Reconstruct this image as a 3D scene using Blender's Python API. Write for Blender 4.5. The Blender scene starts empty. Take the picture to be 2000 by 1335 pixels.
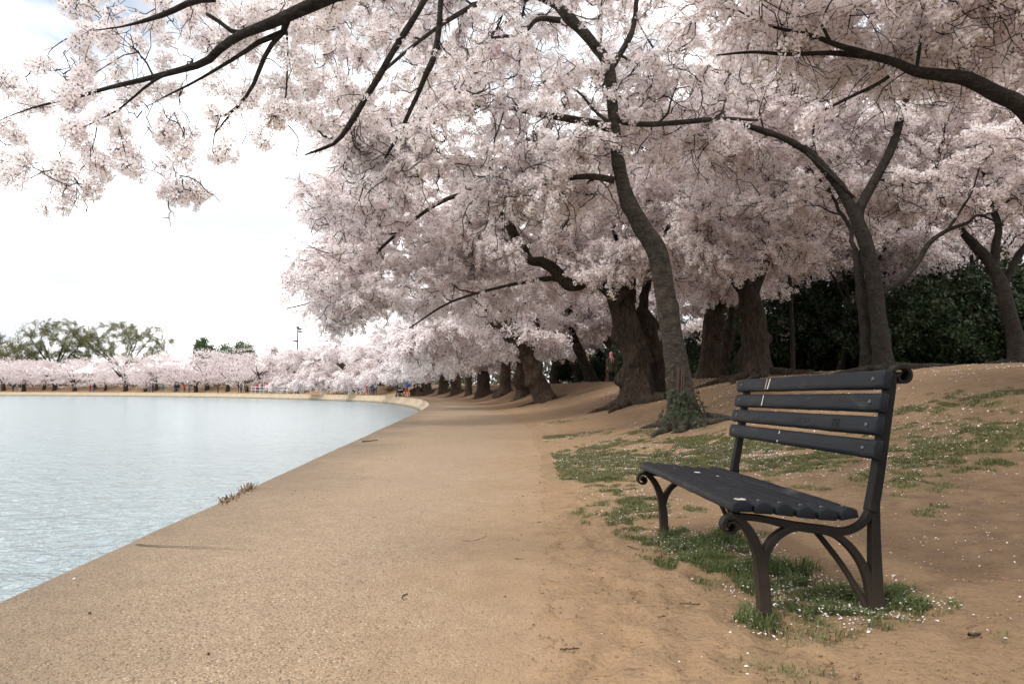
import bpy, bmesh, math, random
import numpy as np
from mathutils import Vector, Matrix

R = math.radians
scene = bpy.context.scene
COL = scene.collection
random.seed(7)
rng = np.random.default_rng(11)

# ------------------------------------------------------------------ camera
EYE = 0.86
FPX = 1333.0
PITCH = math.atan(89.5 / FPX)
cam_d = bpy.data.cameras.new('camera')
cam = bpy.data.objects.new('camera', cam_d)
COL.objects.link(cam)
cam_d.sensor_width = 36.0
cam_d.lens = 36.0 * FPX / 2000.0
cam_d.clip_start = 0.05
cam_d.clip_end = 6000
cam.location = (0, 0, EYE)
cam.rotation_euler = (R(90) + PITCH, 0, 0)
scene.camera = cam

# ------------------------------------------------------------------ world: bright thin overcast with a blue gap
SUN_EL, SUN_AZ = R(46), R(-118)          # azimuth measured from +Y towards +X
world = bpy.data.worlds.new('World')
scene.world = world
world.use_nodes = True
wn = world.node_tree
wn.nodes.clear()
def wnode(t, **kw):
    n = wn.nodes.new(t)
    for k, v in kw.items():
        setattr(n, k, v)
    return n
w_out = wnode('ShaderNodeOutputWorld')
w_sky = wnode('ShaderNodeTexSky', sky_type='NISHITA', sun_disc=False, sun_elevation=SUN_EL, sun_rotation=SUN_AZ, altitude=0.0)
w_bg_sky = wnode('ShaderNodeBackground'); w_bg_sky.inputs['Strength'].default_value = 0.13
w_bg_cloud = wnode('ShaderNodeBackground'); w_bg_cloud.inputs['Strength'].default_value = 2.25
w_mix = wnode('ShaderNodeMixShader')
w_geo = wnode('ShaderNodeTexCoord')
w_map = wnode('ShaderNodeMapping'); w_map.inputs['Scale'].default_value = (1.0, 1.0, 3.2)
w_n1 = wnode('ShaderNodeTexNoise'); w_n1.inputs['Scale'].default_value = 2.3; w_n1.inputs['Detail'].default_value = 7; w_n1.inputs['Roughness'].default_value = 0.55
w_r1 = wnode('ShaderNodeValToRGB')      # cloud brightness
w_r1.color_ramp.elements[0].position = 0.42; w_r1.color_ramp.elements[0].color = (0.33, 0.345, 0.365, 1)
w_r1.color_ramp.elements[1].position = 0.60; w_r1.color_ramp.elements[1].color = (1.0, 0.985, 0.965, 1)
w_n2 = wnode('ShaderNodeTexNoise'); w_n2.inputs['Scale'].default_value = 5.0; w_n2.inputs['Detail'].default_value = 6; w_n2.inputs['Roughness'].default_value = 0.55
w_gap = wnode('ShaderNodeVectorMath', operation='DISTANCE'); w_gap.inputs[1].default_value = tuple(Vector((-0.50, 0.755, 0.43)).normalized())   # one rift of blue in the cover
w_add = wnode('ShaderNodeMath', operation='MULTIPLY_ADD'); w_add.inputs[1].default_value = 0.35
w_r2 = wnode('ShaderNodeValToRGB')
w_r2.color_ramp.elements[0].position = 0.26; w_r2.color_ramp.elements[0].color = (0.55, 0.55, 0.55, 1)
w_r2.color_ramp.elements[1].position = 0.36; w_r2.color_ramp.elements[1].color = (1, 1, 1, 1)
L = wn.links.new
L(w_geo.outputs['Generated'], w_map.inputs['Vector'])
L(w_map.outputs['Vector'], w_n1.inputs['Vector'])
L(w_n1.outputs['Fac'], w_r1.inputs['Fac'])
L(w_r1.outputs['Color'], w_bg_cloud.inputs['Color'])
L(w_geo.outputs['Generated'], w_gap.inputs[0])
L(w_geo.outputs['Generated'], w_n2.inputs['Vector'])
L(w_n2.outputs['Fac'], w_add.inputs[0])
L(w_gap.outputs['Value'], w_add.inputs[2])
L(w_add.outputs['Value'], w_r2.inputs['Fac'])
L(w_r2.outputs['Color'], w_mix.inputs['Fac'])
L(w_sky.outputs['Color'], w_bg_sky.inputs['Color'])
L(w_bg_sky.outputs['Background'], w_mix.inputs[1])
L(w_bg_cloud.outputs['Background'], w_mix.inputs[2])
L(w_mix.outputs['Shader'], w_out.inputs['Surface'])

sun_d = bpy.data.lights.new('sun', 'SUN')
sun_d.energy = 1.5
sun_d.angle = R(10)
sun_d.color = (1.0, 0.965, 0.91)
sun = bpy.data.objects.new('sun', sun_d)
COL.objects.link(sun)
_sv = Vector((math.sin(SUN_AZ) * math.cos(SUN_EL), math.cos(SUN_AZ) * math.cos(SUN_EL), math.sin(SUN_EL)))
sun.rotation_euler = _sv.to_track_quat('Z', 'Y').to_euler()
sun.location = (-20, 0, 40)

vs = scene.view_settings
vs.view_transform = 'Standard'
vs.look = 'None'
vs.exposure = 0.40
vs.gamma = 1.0
scene.render.engine = 'CYCLES'
cy = scene.cycles
cy.max_bounces = 9
cy.diffuse_bounces = 6
cy.glossy_bounces = 3
cy.transmission_bounces = 4
cy.transparent_max_bounces = 4
cy.caustics_reflective = False
cy.caustics_refractive = False
cy.use_denoising = True
cy.use_adaptive_sampling = True
cy.adaptive_threshold = 0.012

# ------------------------------------------------------------------ maths helpers
CP, SP = math.cos(PITCH), math.sin(PITCH)
def at(px, py, d):
    """World point seen at photo pixel (px, py) that stands d metres ahead of the viewpoint."""
    u, v = (px - 1000.0) / FPX, (667.5 - py) / FPX
    k = d / (CP - v * SP)
    return np.array((u * k, d, EYE + (SP + v * CP) * k))

_perm = np.random.default_rng(5).permutation(512).astype(np.int64)
_perm = np.concatenate([_perm, _perm, _perm])
_val = np.random.default_rng(6).random(512) * 2 - 1
def vnoise(P):
    P = np.asarray(P, float)
    i = np.floor(P).astype(np.int64); f = P - i; f = f * f * (3 - 2 * f); i &= 511
    out = 0
    for dx in (0, 1):
        wx = f[:, 0] if dx else 1 - f[:, 0]
        for dy in (0, 1):
            wy = f[:, 1] if dy else 1 - f[:, 1]
            for dz in (0, 1):
                wz = f[:, 2] if dz else 1 - f[:, 2]
                h = _perm[_perm[_perm[(i[:, 0] + dx) & 511] + ((i[:, 1] + dy) & 511)] % 512 + ((i[:, 2] + dz) & 511)] % 512
                out = out + wx * wy * wz * _val[h]
    return out
def fbm(P, octv=4, gain=0.5):
    P = np.asarray(P, float); a, s, o = 1.0, 0.0, 0
    for k in range(octv):
        o = o + a * vnoise(P * (2.0 ** k) + 17.3 * k); s += a; a *= gain
    return o / s
def n2(x, y, sc, octv=3, off=0.0):
    return fbm(np.stack([x * sc, y * sc, np.full_like(x, off)], 1), octv)

def catmull(P, n):
    P = np.asarray(P, float)
    Q = np.vstack([2 * P[0] - P[1], P, 2 * P[-1] - P[-2]])
    out = []
    for i in range(len(P) - 1):
        p0, p1, p2, p3 = Q[i:i + 4]
        t = np.linspace(0, 1, n, endpoint=False)[:, None]
        out.append(0.5 * ((2 * p1) + (-p0 + p2) * t + (2 * p0 - 5 * p1 + 4 * p2 - p3) * t ** 2 + (-p0 + 3 * p1 - 3 * p2 + p3) * t ** 3))
    out.append(P[-1:])
    return np.vstack(out)
def resample(P, step, R_=None):
    d = np.r_[0, np.cumsum(np.linalg.norm(np.diff(P, axis=0), axis=1))]
    n = max(2, int(round(d[-1] / step)) + 1)
    s = np.linspace(0, d[-1], n)
    Q = np.stack([np.interp(s, d, P[:, k]) for k in range(P.shape[1])], 1)
    return (Q, np.interp(s, d, R_)) if R_ is not None else Q

def np_mesh(name, V, F, smooth=False, mats=(), mat_idx=None):
    """F: one (M,k) array or a list of such arrays."""
    me = bpy.data.meshes.new(name)
    Fs = [f for f in (F if isinstance(F, (list, tuple)) else [F]) if len(f)]
    V = np.ascontiguousarray(V, np.float32)
    me.vertices.add(len(V)); me.vertices.foreach_set('co', V.ravel())
    loops = np.concatenate([np.asarray(f).ravel() for f in Fs]).astype(np.int32)
    tot = np.concatenate([np.full(len(f), np.asarray(f).shape[1]) for f in Fs])
    start = np.r_[0, np.cumsum(tot)[:-1]].astype(np.int32)
    me.loops.add(len(loops)); me.loops.foreach_set('vertex_index', loops)
    me.polygons.add(len(tot)); me.polygons.foreach_set('loop_start', start)
    if smooth:
        me.polygons.foreach_set('use_smooth', np.ones(len(tot), bool))
    if mat_idx is not None:
        me.polygons.foreach_set('material_index', np.asarray(mat_idx, np.int32))
    for m in mats:
        me.materials.append(m)
    me.update(calc_edges=True)
    return me
def link(name, data, parent=None, loc=None):
    o = bpy.data.objects.new(name, data)
    COL.objects.link(o)
    if parent is not None:
        o.parent = parent
    if loc is not None:
        o.location = loc
    return o
def tag(o, label=None, cat=None, group=None, kind=None):
    if label: o['label'] = label
    if cat: o['category'] = cat
    if group: o['group'] = group
    if kind: o['kind'] = kind
    return o
def empty(name, loc=(0, 0, 0), rz=0.0):
    o = bpy.data.objects.new(name, None)
    COL.objects.link(o)
    o.location = loc; o.rotation_euler = (0, 0, rz); o.empty_display_size = 0.2
    return o
def copy_tree(o, parent=None):
    c = o.copy(); COL.objects.link(c); c.parent = parent
    for ch in o.children:
        copy_tree(ch, c)
    return c

def frames(P):
    T = np.gradient(P, axis=0); T /= np.linalg.norm(T, axis=1)[:, None] + 1e-9
    N = np.zeros_like(P); B = np.zeros_like(P)
    ref = np.array((1.0, 0, 0)) if abs(T[0, 0]) < 0.8 else np.array((0, 1.0, 0))
    n = ref - T[0] * ref.dot(T[0]); n /= np.linalg.norm(n)
    for i in range(len(P)):
        n = n - T[i] * n.dot(T[i]); n /= np.linalg.norm(n) + 1e-9
        N[i] = n; B[i] = np.cross(T[i], n)
    return T, N, B
class Soup:
    """collects tubes and cards into one vertex/face soup"""
    def __init__(s): s.V = []; s.Q = []; s.T = []; s.mq = []; s.mt = []; s.n = 0
    def tube(s, P, r, k=5, m=0, cap=True):
        P = np.asarray(P, float); r = np.broadcast_to(np.asarray(r, float), (len(P),))
        _, N, B = frames(P)
        a = np.linspace(0, 2 * math.pi, k, endpoint=False)
        V = P[:, None] + r[:, None, None] * (np.cos(a)[None, :, None] * N[:, None] + np.sin(a)[None, :, None] * B[:, None])
        n = len(P)
        i = np.arange(n - 1)[:, None] * k; j = np.arange(k)[None]
        q = np.stack([i + j, i + (j + 1) % k, i + k + (j + 1) % k, i + k + j], -1).reshape(-1, 4) + s.n
        s.V.append(V.reshape(-1, 3)); s.Q.append(q); s.mq.append(np.full(len(q), m)); s.n += n * k
        if cap:
            s.V.append(P[-1:] + (P[-1] - P[-2])[None] * 0.15); tip = s.n; s.n += 1
            b = s.n - 1 - k
            t = np.stack([b + np.arange(k), b + (np.arange(k) + 1) % k, np.full(k, tip)], 1)
            s.T.append(t); s.mt.append(np.full(k, m))
        return s
    def quads(s, V, m=0):
        V = np.asarray(V, float).reshape(-1, 3); n = len(V) // 4
        s.V.append(V); s.Q.append(np.arange(n * 4).reshape(-1, 4) + s.n); s.mq.append(np.full(n, m)); s.n += len(V)
    def tris(s, V, m=0):
        V = np.asarray(V, float).reshape(-1, 3); n = len(V) // 3
        s.V.append(V); s.T.append(np.arange(n * 3).reshape(-1, 3) + s.n); s.mt.append(np.full(n, m)); s.n += len(V)
    def raw(s, V, Q, m=0):
        s.V.append(V); s.Q.append(np.asarray(Q) + s.n); s.mq.append(np.full(len(Q), m)); s.n += len(V)
    def mesh(s, name, mats, smooth=True):
        F = []; mi = []
        if s.Q: F.append(np.vstack(s.Q)); mi.append(np.concatenate(s.mq))
        if s.T: F.append(np.vstack(s.T)); mi.append(np.concatenate(s.mt))
        return np_mesh(name, np.vstack(s.V), F, smooth, mats, np.concatenate(mi))

# ------------------------------------------------------------------ material helpers
def new_mat(name):
    m = bpy.data.materials.new(name); m.use_nodes = True
    nt = m.node_tree; nt.nodes.clear()
    return m, nt
def nd(nt, typ, ins=None, **props):
    n = nt.nodes.new(typ)
    for k, v in props.items():
        setattr(n, k, v)
    for k, v in (ins or {}).items():
        s = n.inputs[k]
        if isinstance(v, bpy.types.NodeSocket):
            nt.links.new(v, s)
        else:
            s.default_value = v
    return n
def ramp(nt, fac, stops):
    n = nt.nodes.new('ShaderNodeValToRGB'); e = n.color_ramp.elements
    while len(e) < len(stops): e.new(0.5)
    for el, (p, c) in zip(e, stops):
        el.position = p; el.color = (c if len(c) == 4 else (*c, 1)) if isinstance(c, (tuple, list)) else (c, c, c, 1)
    nt.links.new(fac, n.inputs['Fac'])
    return n.outputs['Color']
def mixc(nt, fac, a, b, mode='MIX'):
    n = nt.nodes.new('ShaderNodeMix'); n.data_type = 'RGBA'; n.blend_type = mode
    for sock, v in ((n.inputs[0], fac), (n.inputs[6], a), (n.inputs[7], b)):
        if isinstance(v, bpy.types.NodeSocket): nt.links.new(v, sock)
        else: sock.default_value = (*v, 1) if isinstance(v, tuple) and len(v) == 3 else v
    return n.outputs[2]
def mth(nt, op, a, b=0.0, c=0.0, clamp=False):
    n = nt.nodes.new('ShaderNodeMath'); n.operation = op; n.use_clamp = clamp
    for i, v in enumerate((a, b, c)):
        if isinstance(v, bpy.types.NodeSocket): nt.links.new(v, n.inputs[i])
        else: n.inputs[i].default_value = v
    return n.outputs[0]
def noise(nt, vec, scale, detail=4, rough=0.55, dist=0.0):
    n = nd(nt, 'ShaderNodeTexNoise', {'Scale': scale, 'Detail': detail, 'Roughness': rough, 'Distortion': dist, 'Vector': vec})
    return n.outputs['Fac']
def mapping(nt, vec, scale=(1, 1, 1), loc=(0, 0, 0), rot=(0, 0, 0)):
    return nd(nt, 'ShaderNodeMapping', {'Vector': vec, 'Scale': scale, 'Location': loc, 'Rotation': rot}).outputs[0]
def finish(nt, color, rough=0.8, normal=None, spec=0.3, **extra):
    ins = {'Base Color': color if isinstance(color, bpy.types.NodeSocket) else (*color, 1), 'Roughness': rough, 'Specular IOR Level': spec}
    if normal is not None: ins['Normal'] = normal
    ins.update(extra)
    b = nd(nt, 'ShaderNodeBsdfPrincipled', ins)
    nd(nt, 'ShaderNodeOutputMaterial', {'Surface': b.outputs[0]})
    return b
def bump(nt, h, strength=0.5, dist=0.01, normal=None):
    ins = {'Height': h, 'Strength': strength, 'Distance': dist}
    if normal is not None: ins['Normal'] = normal
    return nd(nt, 'ShaderNodeBump', ins).outputs[0]
def plain(name, col, rough=0.7, spec=0.3, var=0.12, scale=20.0, **kw):
    m, nt = new_mat(name)
    tc = nd(nt, 'ShaderNodeTexCoord').outputs['Object']
    f = noise(nt, tc, scale, 3)
    c = mixc(nt, f, tuple(x * (1 - var) for x in col), tuple(min(1, x * (1 + var)) for x in col))
    finish(nt, c, rough, None, spec, **kw)
    return m

# ------------------------------------------------------------------ materials
def soil_colour(nt, P):
    f1 = noise(nt, P, 0.7, 5); f2 = noise(nt, P, 6.0, 5, 0.6); f3 = noise(nt, P, 45.0, 4, 0.6); f4 = noise(nt, P, 220.0, 2)
    c = mixc(nt, f1, (0.255, 0.160, 0.089), (0.38, 0.256, 0.150))
    c = mixc(nt, ramp(nt, f2, [(0.35, 0.40), (0.6, 0.0)]), c, (0.20, 0.134, 0.085))
    c = mixc(nt, ramp(nt, f3, [(0.30, 0.45), (0.5, 0.0)]), c, (0.15, 0.100, 0.064))
    c = mixc(nt, ramp(nt, f4, [(0.60, 0.0), (0.8, 0.35)]), c, (0.48, 0.37, 0.265))
    return c, f1, f2, f3, f4
def m_path():
    m, nt = new_mat('exposed_aggregate')
    P = nd(nt, 'ShaderNodeNewGeometry').outputs['Position']
    sd = nd(nt, 'ShaderNodeAttribute', attribute_name='shore_distance').outputs['Fac']
    ed = nd(nt, 'ShaderNodeAttribute', attribute_name='edge_distance').outputs['Fac']
    soil, f1, f2, f3, f4 = soil_colour(nt, P)
    warp = mixc(nt, 0.012, P, nd(nt, 'ShaderNodeTexNoise', {'Vector': P, 'Scale': 30.0}).outputs['Color'], 'ADD')
    vor = nd(nt, 'ShaderNodeTexVoronoi', {'Vector': warp, 'Scale': 108.0, 'Randomness': 1.0})
    rc = nd(nt, 'ShaderNodeSeparateColor', {'Color': vor.outputs['Color']})
    stones = ramp(nt, rc.outputs[0], [(0.0, (0.10, 0.070, 0.048)), (0.22, (0.245, 0.171, 0.108)), (0.6, (0.385, 0.282, 0.186)), (0.88, (0.52, 0.405, 0.285)), (1.0, (0.68, 0.59, 0.48))])
    paste = mixc(nt, f1, (0.30, 0.212, 0.135), (0.41, 0.302, 0.200))
    gap = ramp(nt, vor.outputs['Distance'], [(0.30, 1.0), (0.62, 0.0)])
    proud = ramp(nt, rc.outputs[1], [(0.25, 0.1), (0.55, 1.0)])
    c = mixc(nt, mth(nt, 'MULTIPLY', gap, proud), paste, stones)
    c = mixc(nt, ramp(nt, vor.outputs['Distance'], [(0.55, 0.0), (0.80, 0.6)]), c, (0.17, 0.115, 0.075))
    c = mixc(nt, ramp(nt, f2, [(0.3, 0.30), (0.6, 0.0)]), c, (0.25, 0.172, 0.112))
    # damp, dirt-stained margin along the wall
    wob = mth(nt, 'ADD', sd, mth(nt, 'MULTIPLY', mth(nt, 'SUBTRACT', f1, 0.5), 1.6))
    wob = mth(nt, 'ADD', wob, mth(nt, 'MULTIPLY', mth(nt, 'SUBTRACT', f2, 0.5), 0.6))
    c = mixc(nt, ramp(nt, wob, [(0.0, 0.66), (0.35, 0.40), (1.1, 0.0)]), c, (0.150, 0.112, 0.075))
    # soil drifted in from the bare ground
    wob2 = mth(nt, 'ADD', ed, mth(nt, 'MULTIPLY', mth(nt, 'SUBTRACT', f1, 0.5), 1.0))
    wob2 = mth(nt, 'ADD', wob2, mth(nt, 'MULTIPLY', mth(nt, 'SUBTRACT', f2, 0.5), 0.8))
    dustf = ramp(nt, wob2, [(0.0, 1.0), (0.22, 0.80), (0.85, 0.0)])
    c = mixc(nt, dustf, c, soil)
    h = mth(nt, 'MULTIPLY', mth(nt, 'MULTIPLY', gap, proud), mth(nt, 'SUBTRACT', 1.0, mth(nt, 'MULTIPLY', dustf, 0.7)))
    nrm = bump(nt, h, 0.9, 0.005)
    nrm = bump(nt, f2, 0.3, 0.02, nrm)
    finish(nt, c, 0.85, nrm, 0.25)
    return m
def m_dirt():
    m, nt = new_mat('bare_soil')
    P = nd(nt, 'ShaderNodeNewGeometry').outputs['Position']
    g = nd(nt, 'ShaderNodeAttribute', attribute_name='grass').outputs['Fac']
    litter_shade = nd(nt, 'ShaderNodeAttribute', attribute_name='litter').outputs['Fac']  # leaf litter together with canopy shade, painted as browner soil
    c, f1, f2, f3, f4 = soil_colour(nt, P)
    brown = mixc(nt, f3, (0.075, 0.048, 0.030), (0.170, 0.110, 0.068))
    c = mixc(nt, mth(nt, 'MULTIPLY', litter_shade, ramp(nt, f2, [(0.25, 0.35), (0.6, 0.95)])), c, brown)
    turf = mixc(nt, f3, (0.085, 0.085, 0.035), (0.21, 0.17, 0.085))
    c = mixc(nt, mth(nt, 'MULTIPLY', g, ramp(nt, f2, [(0.3, 0.15), (0.65, 0.7)])), c, turf)
    streak = noise(nt, mapping(nt, P, (5.0, 16.0, 5.0), rot=(0, 0, 0.3)), 2.0, 5, 0.7, 0.8)
    c = mixc(nt, ramp(nt, streak, [(0.33, 0.6), (0.43, 0.0)]), c, (0.105, 0.068, 0.042))
    nrm = bump(nt, f2, 0.7, 0.04)
    nrm = bump(nt, streak, 0.6, 0.015, nrm)
    nrm = bump(nt, f3, 0.9, 0.014, nrm)
    nrm = bump(nt, f4, 0.4, 0.003, nrm)
    finish(nt, c, 0.95, nrm, 0.15)
    return m
def m_stone():
    m, nt = new_mat('seawall_stone')
    P = nd(nt, 'ShaderNodeNewGeometry').outputs['Position']
    z = nd(nt, 'ShaderNodeSeparateXYZ', {'Vector': P}).outputs['Z']
    f1 = noise(nt, P, 0.8, 5); f2 = noise(nt, P, 5.0, 5, 0.6); f3 = noise(nt, P, 30, 3)
    c = mixc(nt, f1, (0.36, 0.28, 0.19), (0.52, 0.42, 0.30))
    c = mixc(nt, ramp(nt, f2, [(0.35, 0.6), (0.55, 0.0)]), c, (0.20, 0.155, 0.105))
    zz = mth(nt, 'ADD', z, mth(nt, 'MULTIPLY', f2, 0.22))
    c = mixc(nt, ramp(nt, mth(nt, 'ADD', zz, 0.72), [(0.1, 0.85), (0.30, 0.0)]), c, (0.055, 0.055, 0.035))
    nrm = bump(nt, f2, 0.6, 0.05); nrm = bump(nt, f3, 0.5, 0.01, nrm)
    finish(nt, c, 0.85, nrm, 0.3)
    return m
def m_water():
    m, nt = new_mat('basin_water')
    P = nd(nt, 'ShaderNodeNewGeometry').outputs['Position']
    a = noise(nt, mapping(nt, P, (1.0, 1.1, 1), rot=(0, 0, 0.35)), 4.6, 3, 0.5, 0.8)
    b = noise(nt, mapping(nt, P, (1.0, 1.5, 1), rot=(0, 0, -0.25)), 0.95, 3, 0.55, 0.6)
    d = noise(nt, mapping(nt, P, (1.0, 1.2, 1)), 14.0, 2, 0.5)
    h = mth(nt, 'ADD', mth(nt, 'MULTIPLY', a, 0.105), mth(nt, 'ADD', mth(nt, 'MULTIPLY', b, 0.17), mth(nt, 'MULTIPLY', d, 0.020)))
    nrm = bump(nt, h, 1.0, 1.0)
    murk = mixc(nt, noise(nt, P, 0.12, 3), (0.205, 0.268, 0.288), (0.262, 0.322, 0.338))
    finish(nt, murk, 0.17, nrm, 0.5, IOR=1.333)
    return m
def m_bark(name, young, pale=1.0):
    m, nt = new_mat(name)
    tc = nd(nt, 'ShaderNodeTexCoord').outputs['Object']
    if young:
        band = noise(nt, mapping(nt, tc, (3, 3, 13)), 1.6, 5, 0.65, 1.2)
        blot = noise(nt, tc, 7.5, 7, 0.72); fine = noise(nt, mapping(nt, tc, (14, 14, 40)), 2.0, 4)
        c = mixc(nt, ramp(nt, blot, [(0.33, 0.0), (0.66, 1.0)]), tuple(pale * v for v in (0.008, 0.0065, 0.005)), tuple(pale * v for v in (0.046, 0.037, 0.029)))
        c = mixc(nt, ramp(nt, band, [(0.47, 0.0), (0.60, 0.75)]), c, (0.018, 0.014, 0.011))
        c = mixc(nt, ramp(nt, fine, [(0.52, 0.0), (0.72, 0.55)]), c, tuple(min(1.25, pale) * v for v in (0.088, 0.076, 0.062)))
        nrm = bump(nt, band, 0.8, 0.04); nrm = bump(nt, blot, 1.0, 0.05, nrm); nrm = bump(nt, fine, 0.6, 0.008, nrm)
    else:
        fur = noise(nt, mapping(nt, tc, (8, 8, 2.2)), 1.3, 7, 0.68, 2.0)
        blot = noise(nt, tc, 1.6, 4); fine = noise(nt, mapping(nt, tc, (30, 30, 8)), 1.6, 4)
        c = mixc(nt, blot, tuple(pale * v for v in (0.022, 0.015, 0.011)), tuple(pale * v for v in (0.070, 0.049, 0.034)))
        c = mixc(nt, ramp(nt, fur, [(0.36, 0.9), (0.50, 0.0)]), c, (0.006, 0.0045, 0.0035))
        c = mixc(nt, ramp(nt, fur, [(0.53, 0.0), (0.68, 0.75)]), c, tuple(pale ** 0.5 * v for v in (0.115, 0.083, 0.059)))  # warm lit streaks on the ridges and dark crevices painted into the bark
        c = mixc(nt, ramp(nt, fine, [(0.3, 0.4), (0.5, 0.0)]), c, (0.035, 0.025, 0.018))
        nrm = bump(nt, fur, 1.0, 0.09); nrm = bump(nt, fine, 0.7, 0.012, nrm)
    finish(nt, c, 0.9, nrm, 0.2)
    return m
def m_petal(name, lo, hi, trans=0.40):
    m, nt = new_mat(name)
    rnd = nd(nt, 'ShaderNodeObjectInfo').outputs['Random']
    P = nd(nt, 'ShaderNodeNewGeometry').outputs['Position']
    f = noise(nt, P, 0.45, 2)
    k = mth(nt, 'ADD', mth(nt, 'MULTIPLY', rnd, 0.55), mth(nt, 'MULTIPLY', f, 0.5), clamp=True)
    c = mixc(nt, k, lo, hi)
    d = nd(nt, 'ShaderNodeBsdfDiffuse', {'Color': c})
    t = nd(nt, 'ShaderNodeBsdfTranslucent', {'Color': c})
    s = nd(nt, 'ShaderNodeMixShader', {0: trans, 1: d.outputs[0], 2: t.outputs[0]})
    nd(nt, 'ShaderNodeOutputMaterial', {'Surface': s.outputs[0]})
    return m
def m_leaf(name, lo, hi, trans=0.3, sc=0.6):
    m, nt = new_mat(name)
    rnd = nd(nt, 'ShaderNodeObjectInfo').outputs['Random']
    P = nd(nt, 'ShaderNodeNewGeometry').outputs['Position']
    f = noise(nt, P, sc, 4, 0.65)
    k = mth(nt, 'ADD', mth(nt, 'MULTIPLY', rnd, 0.4), mth(nt, 'MULTIPLY', f, 0.65), clamp=True)
    c = mixc(nt, k, lo, hi)
    d = nd(nt, 'ShaderNodeBsdfPrincipled', {'Base Color': c, 'Roughness': 0.55, 'Specular IOR Level': 0.3})
    t = nd(nt, 'ShaderNodeBsdfTranslucent', {'Color': c})
    s = nd(nt, 'ShaderNodeMixShader', {0: trans, 1: d.outputs[0], 2: t.outputs[0]})
    nd(nt, 'ShaderNodeOutputMaterial', {'Surface': s.outputs[0]})
    return m
def m_paint():
    m, nt = new_mat('weathered_black_paint')
    tc = nd(nt, 'ShaderNodeTexCoord').outputs['Object']
    grain = noise(nt, mapping(nt, tc, (60, 1.4, 60)), 2.0, 5, 0.6, 0.4)
    crack = noise(nt, mapping(nt, tc, (45, 2.2, 45), loc=(3, 1, 2)), 1.0, 6, 0.7, 1.0)
    worn = noise(nt, mapping(nt, tc, (6, 2.5, 6)), 1.5, 6, 0.65)
    c = mixc(nt, worn, (0.0045, 0.0056, 0.0078), (0.0125, 0.0153, 0.0205))
    c = mixc(nt, ramp(nt, crack, [(0.36, 0.8), (0.44, 0.0)]), c, (0.011, 0.010, 0.010))
    c = mixc(nt, ramp(nt, grain, [(0.62, 0.0), (0.8, 0.35)]), c, (0.05, 0.053, 0.057))
    c = mixc(nt, ramp(nt, worn, [(0.60, 0.0), (0.72, 0.40)]), c, (0.10, 0.092, 0.080))
    nrm = bump(nt, grain, 0.35, 0.006); nrm = bump(nt, crack, 0.5, 0.004, nrm)
    finish(nt, c, ramp(nt, worn, [(0.3, 0.36), (0.7, 0.56)]), nrm, 0.14)
    return m
def m_iron():
    m, nt = new_mat('cast_iron')
    tc = nd(nt, 'ShaderNodeTexCoord').outputs['Object']
    f = noise(nt, tc, 9.0, 6, 0.65); g = noise(nt, tc, 70.0, 3)
    z = nd(nt, 'ShaderNodeSeparateXYZ', {'Vector': tc}).outputs['Z']
    c = mixc(nt, f, (0.004, 0.004, 0.0045), (0.012, 0.011, 0.010))
    c = mixc(nt, ramp(nt, f, [(0.56, 0.0), (0.74, 0.5)]), c, (0.040, 0.024, 0.015))
    dust = mth(nt, 'ADD', z, mth(nt, 'MULTIPLY', mth(nt, 'SUBTRACT', f, 0.5), 0.35))
    c = mixc(nt, ramp(nt, dust, [(0.02, 0.55), (0.28, 0.10), (0.5, 0.0)]), c, (0.070, 0.052, 0.037))
    nrm = bump(nt, g, 0.4, 0.003); nrm = bump(nt, f, 0.3, 0.006, nrm)
    finish(nt, c, 0.55, nrm, 0.13)
    return m
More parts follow.
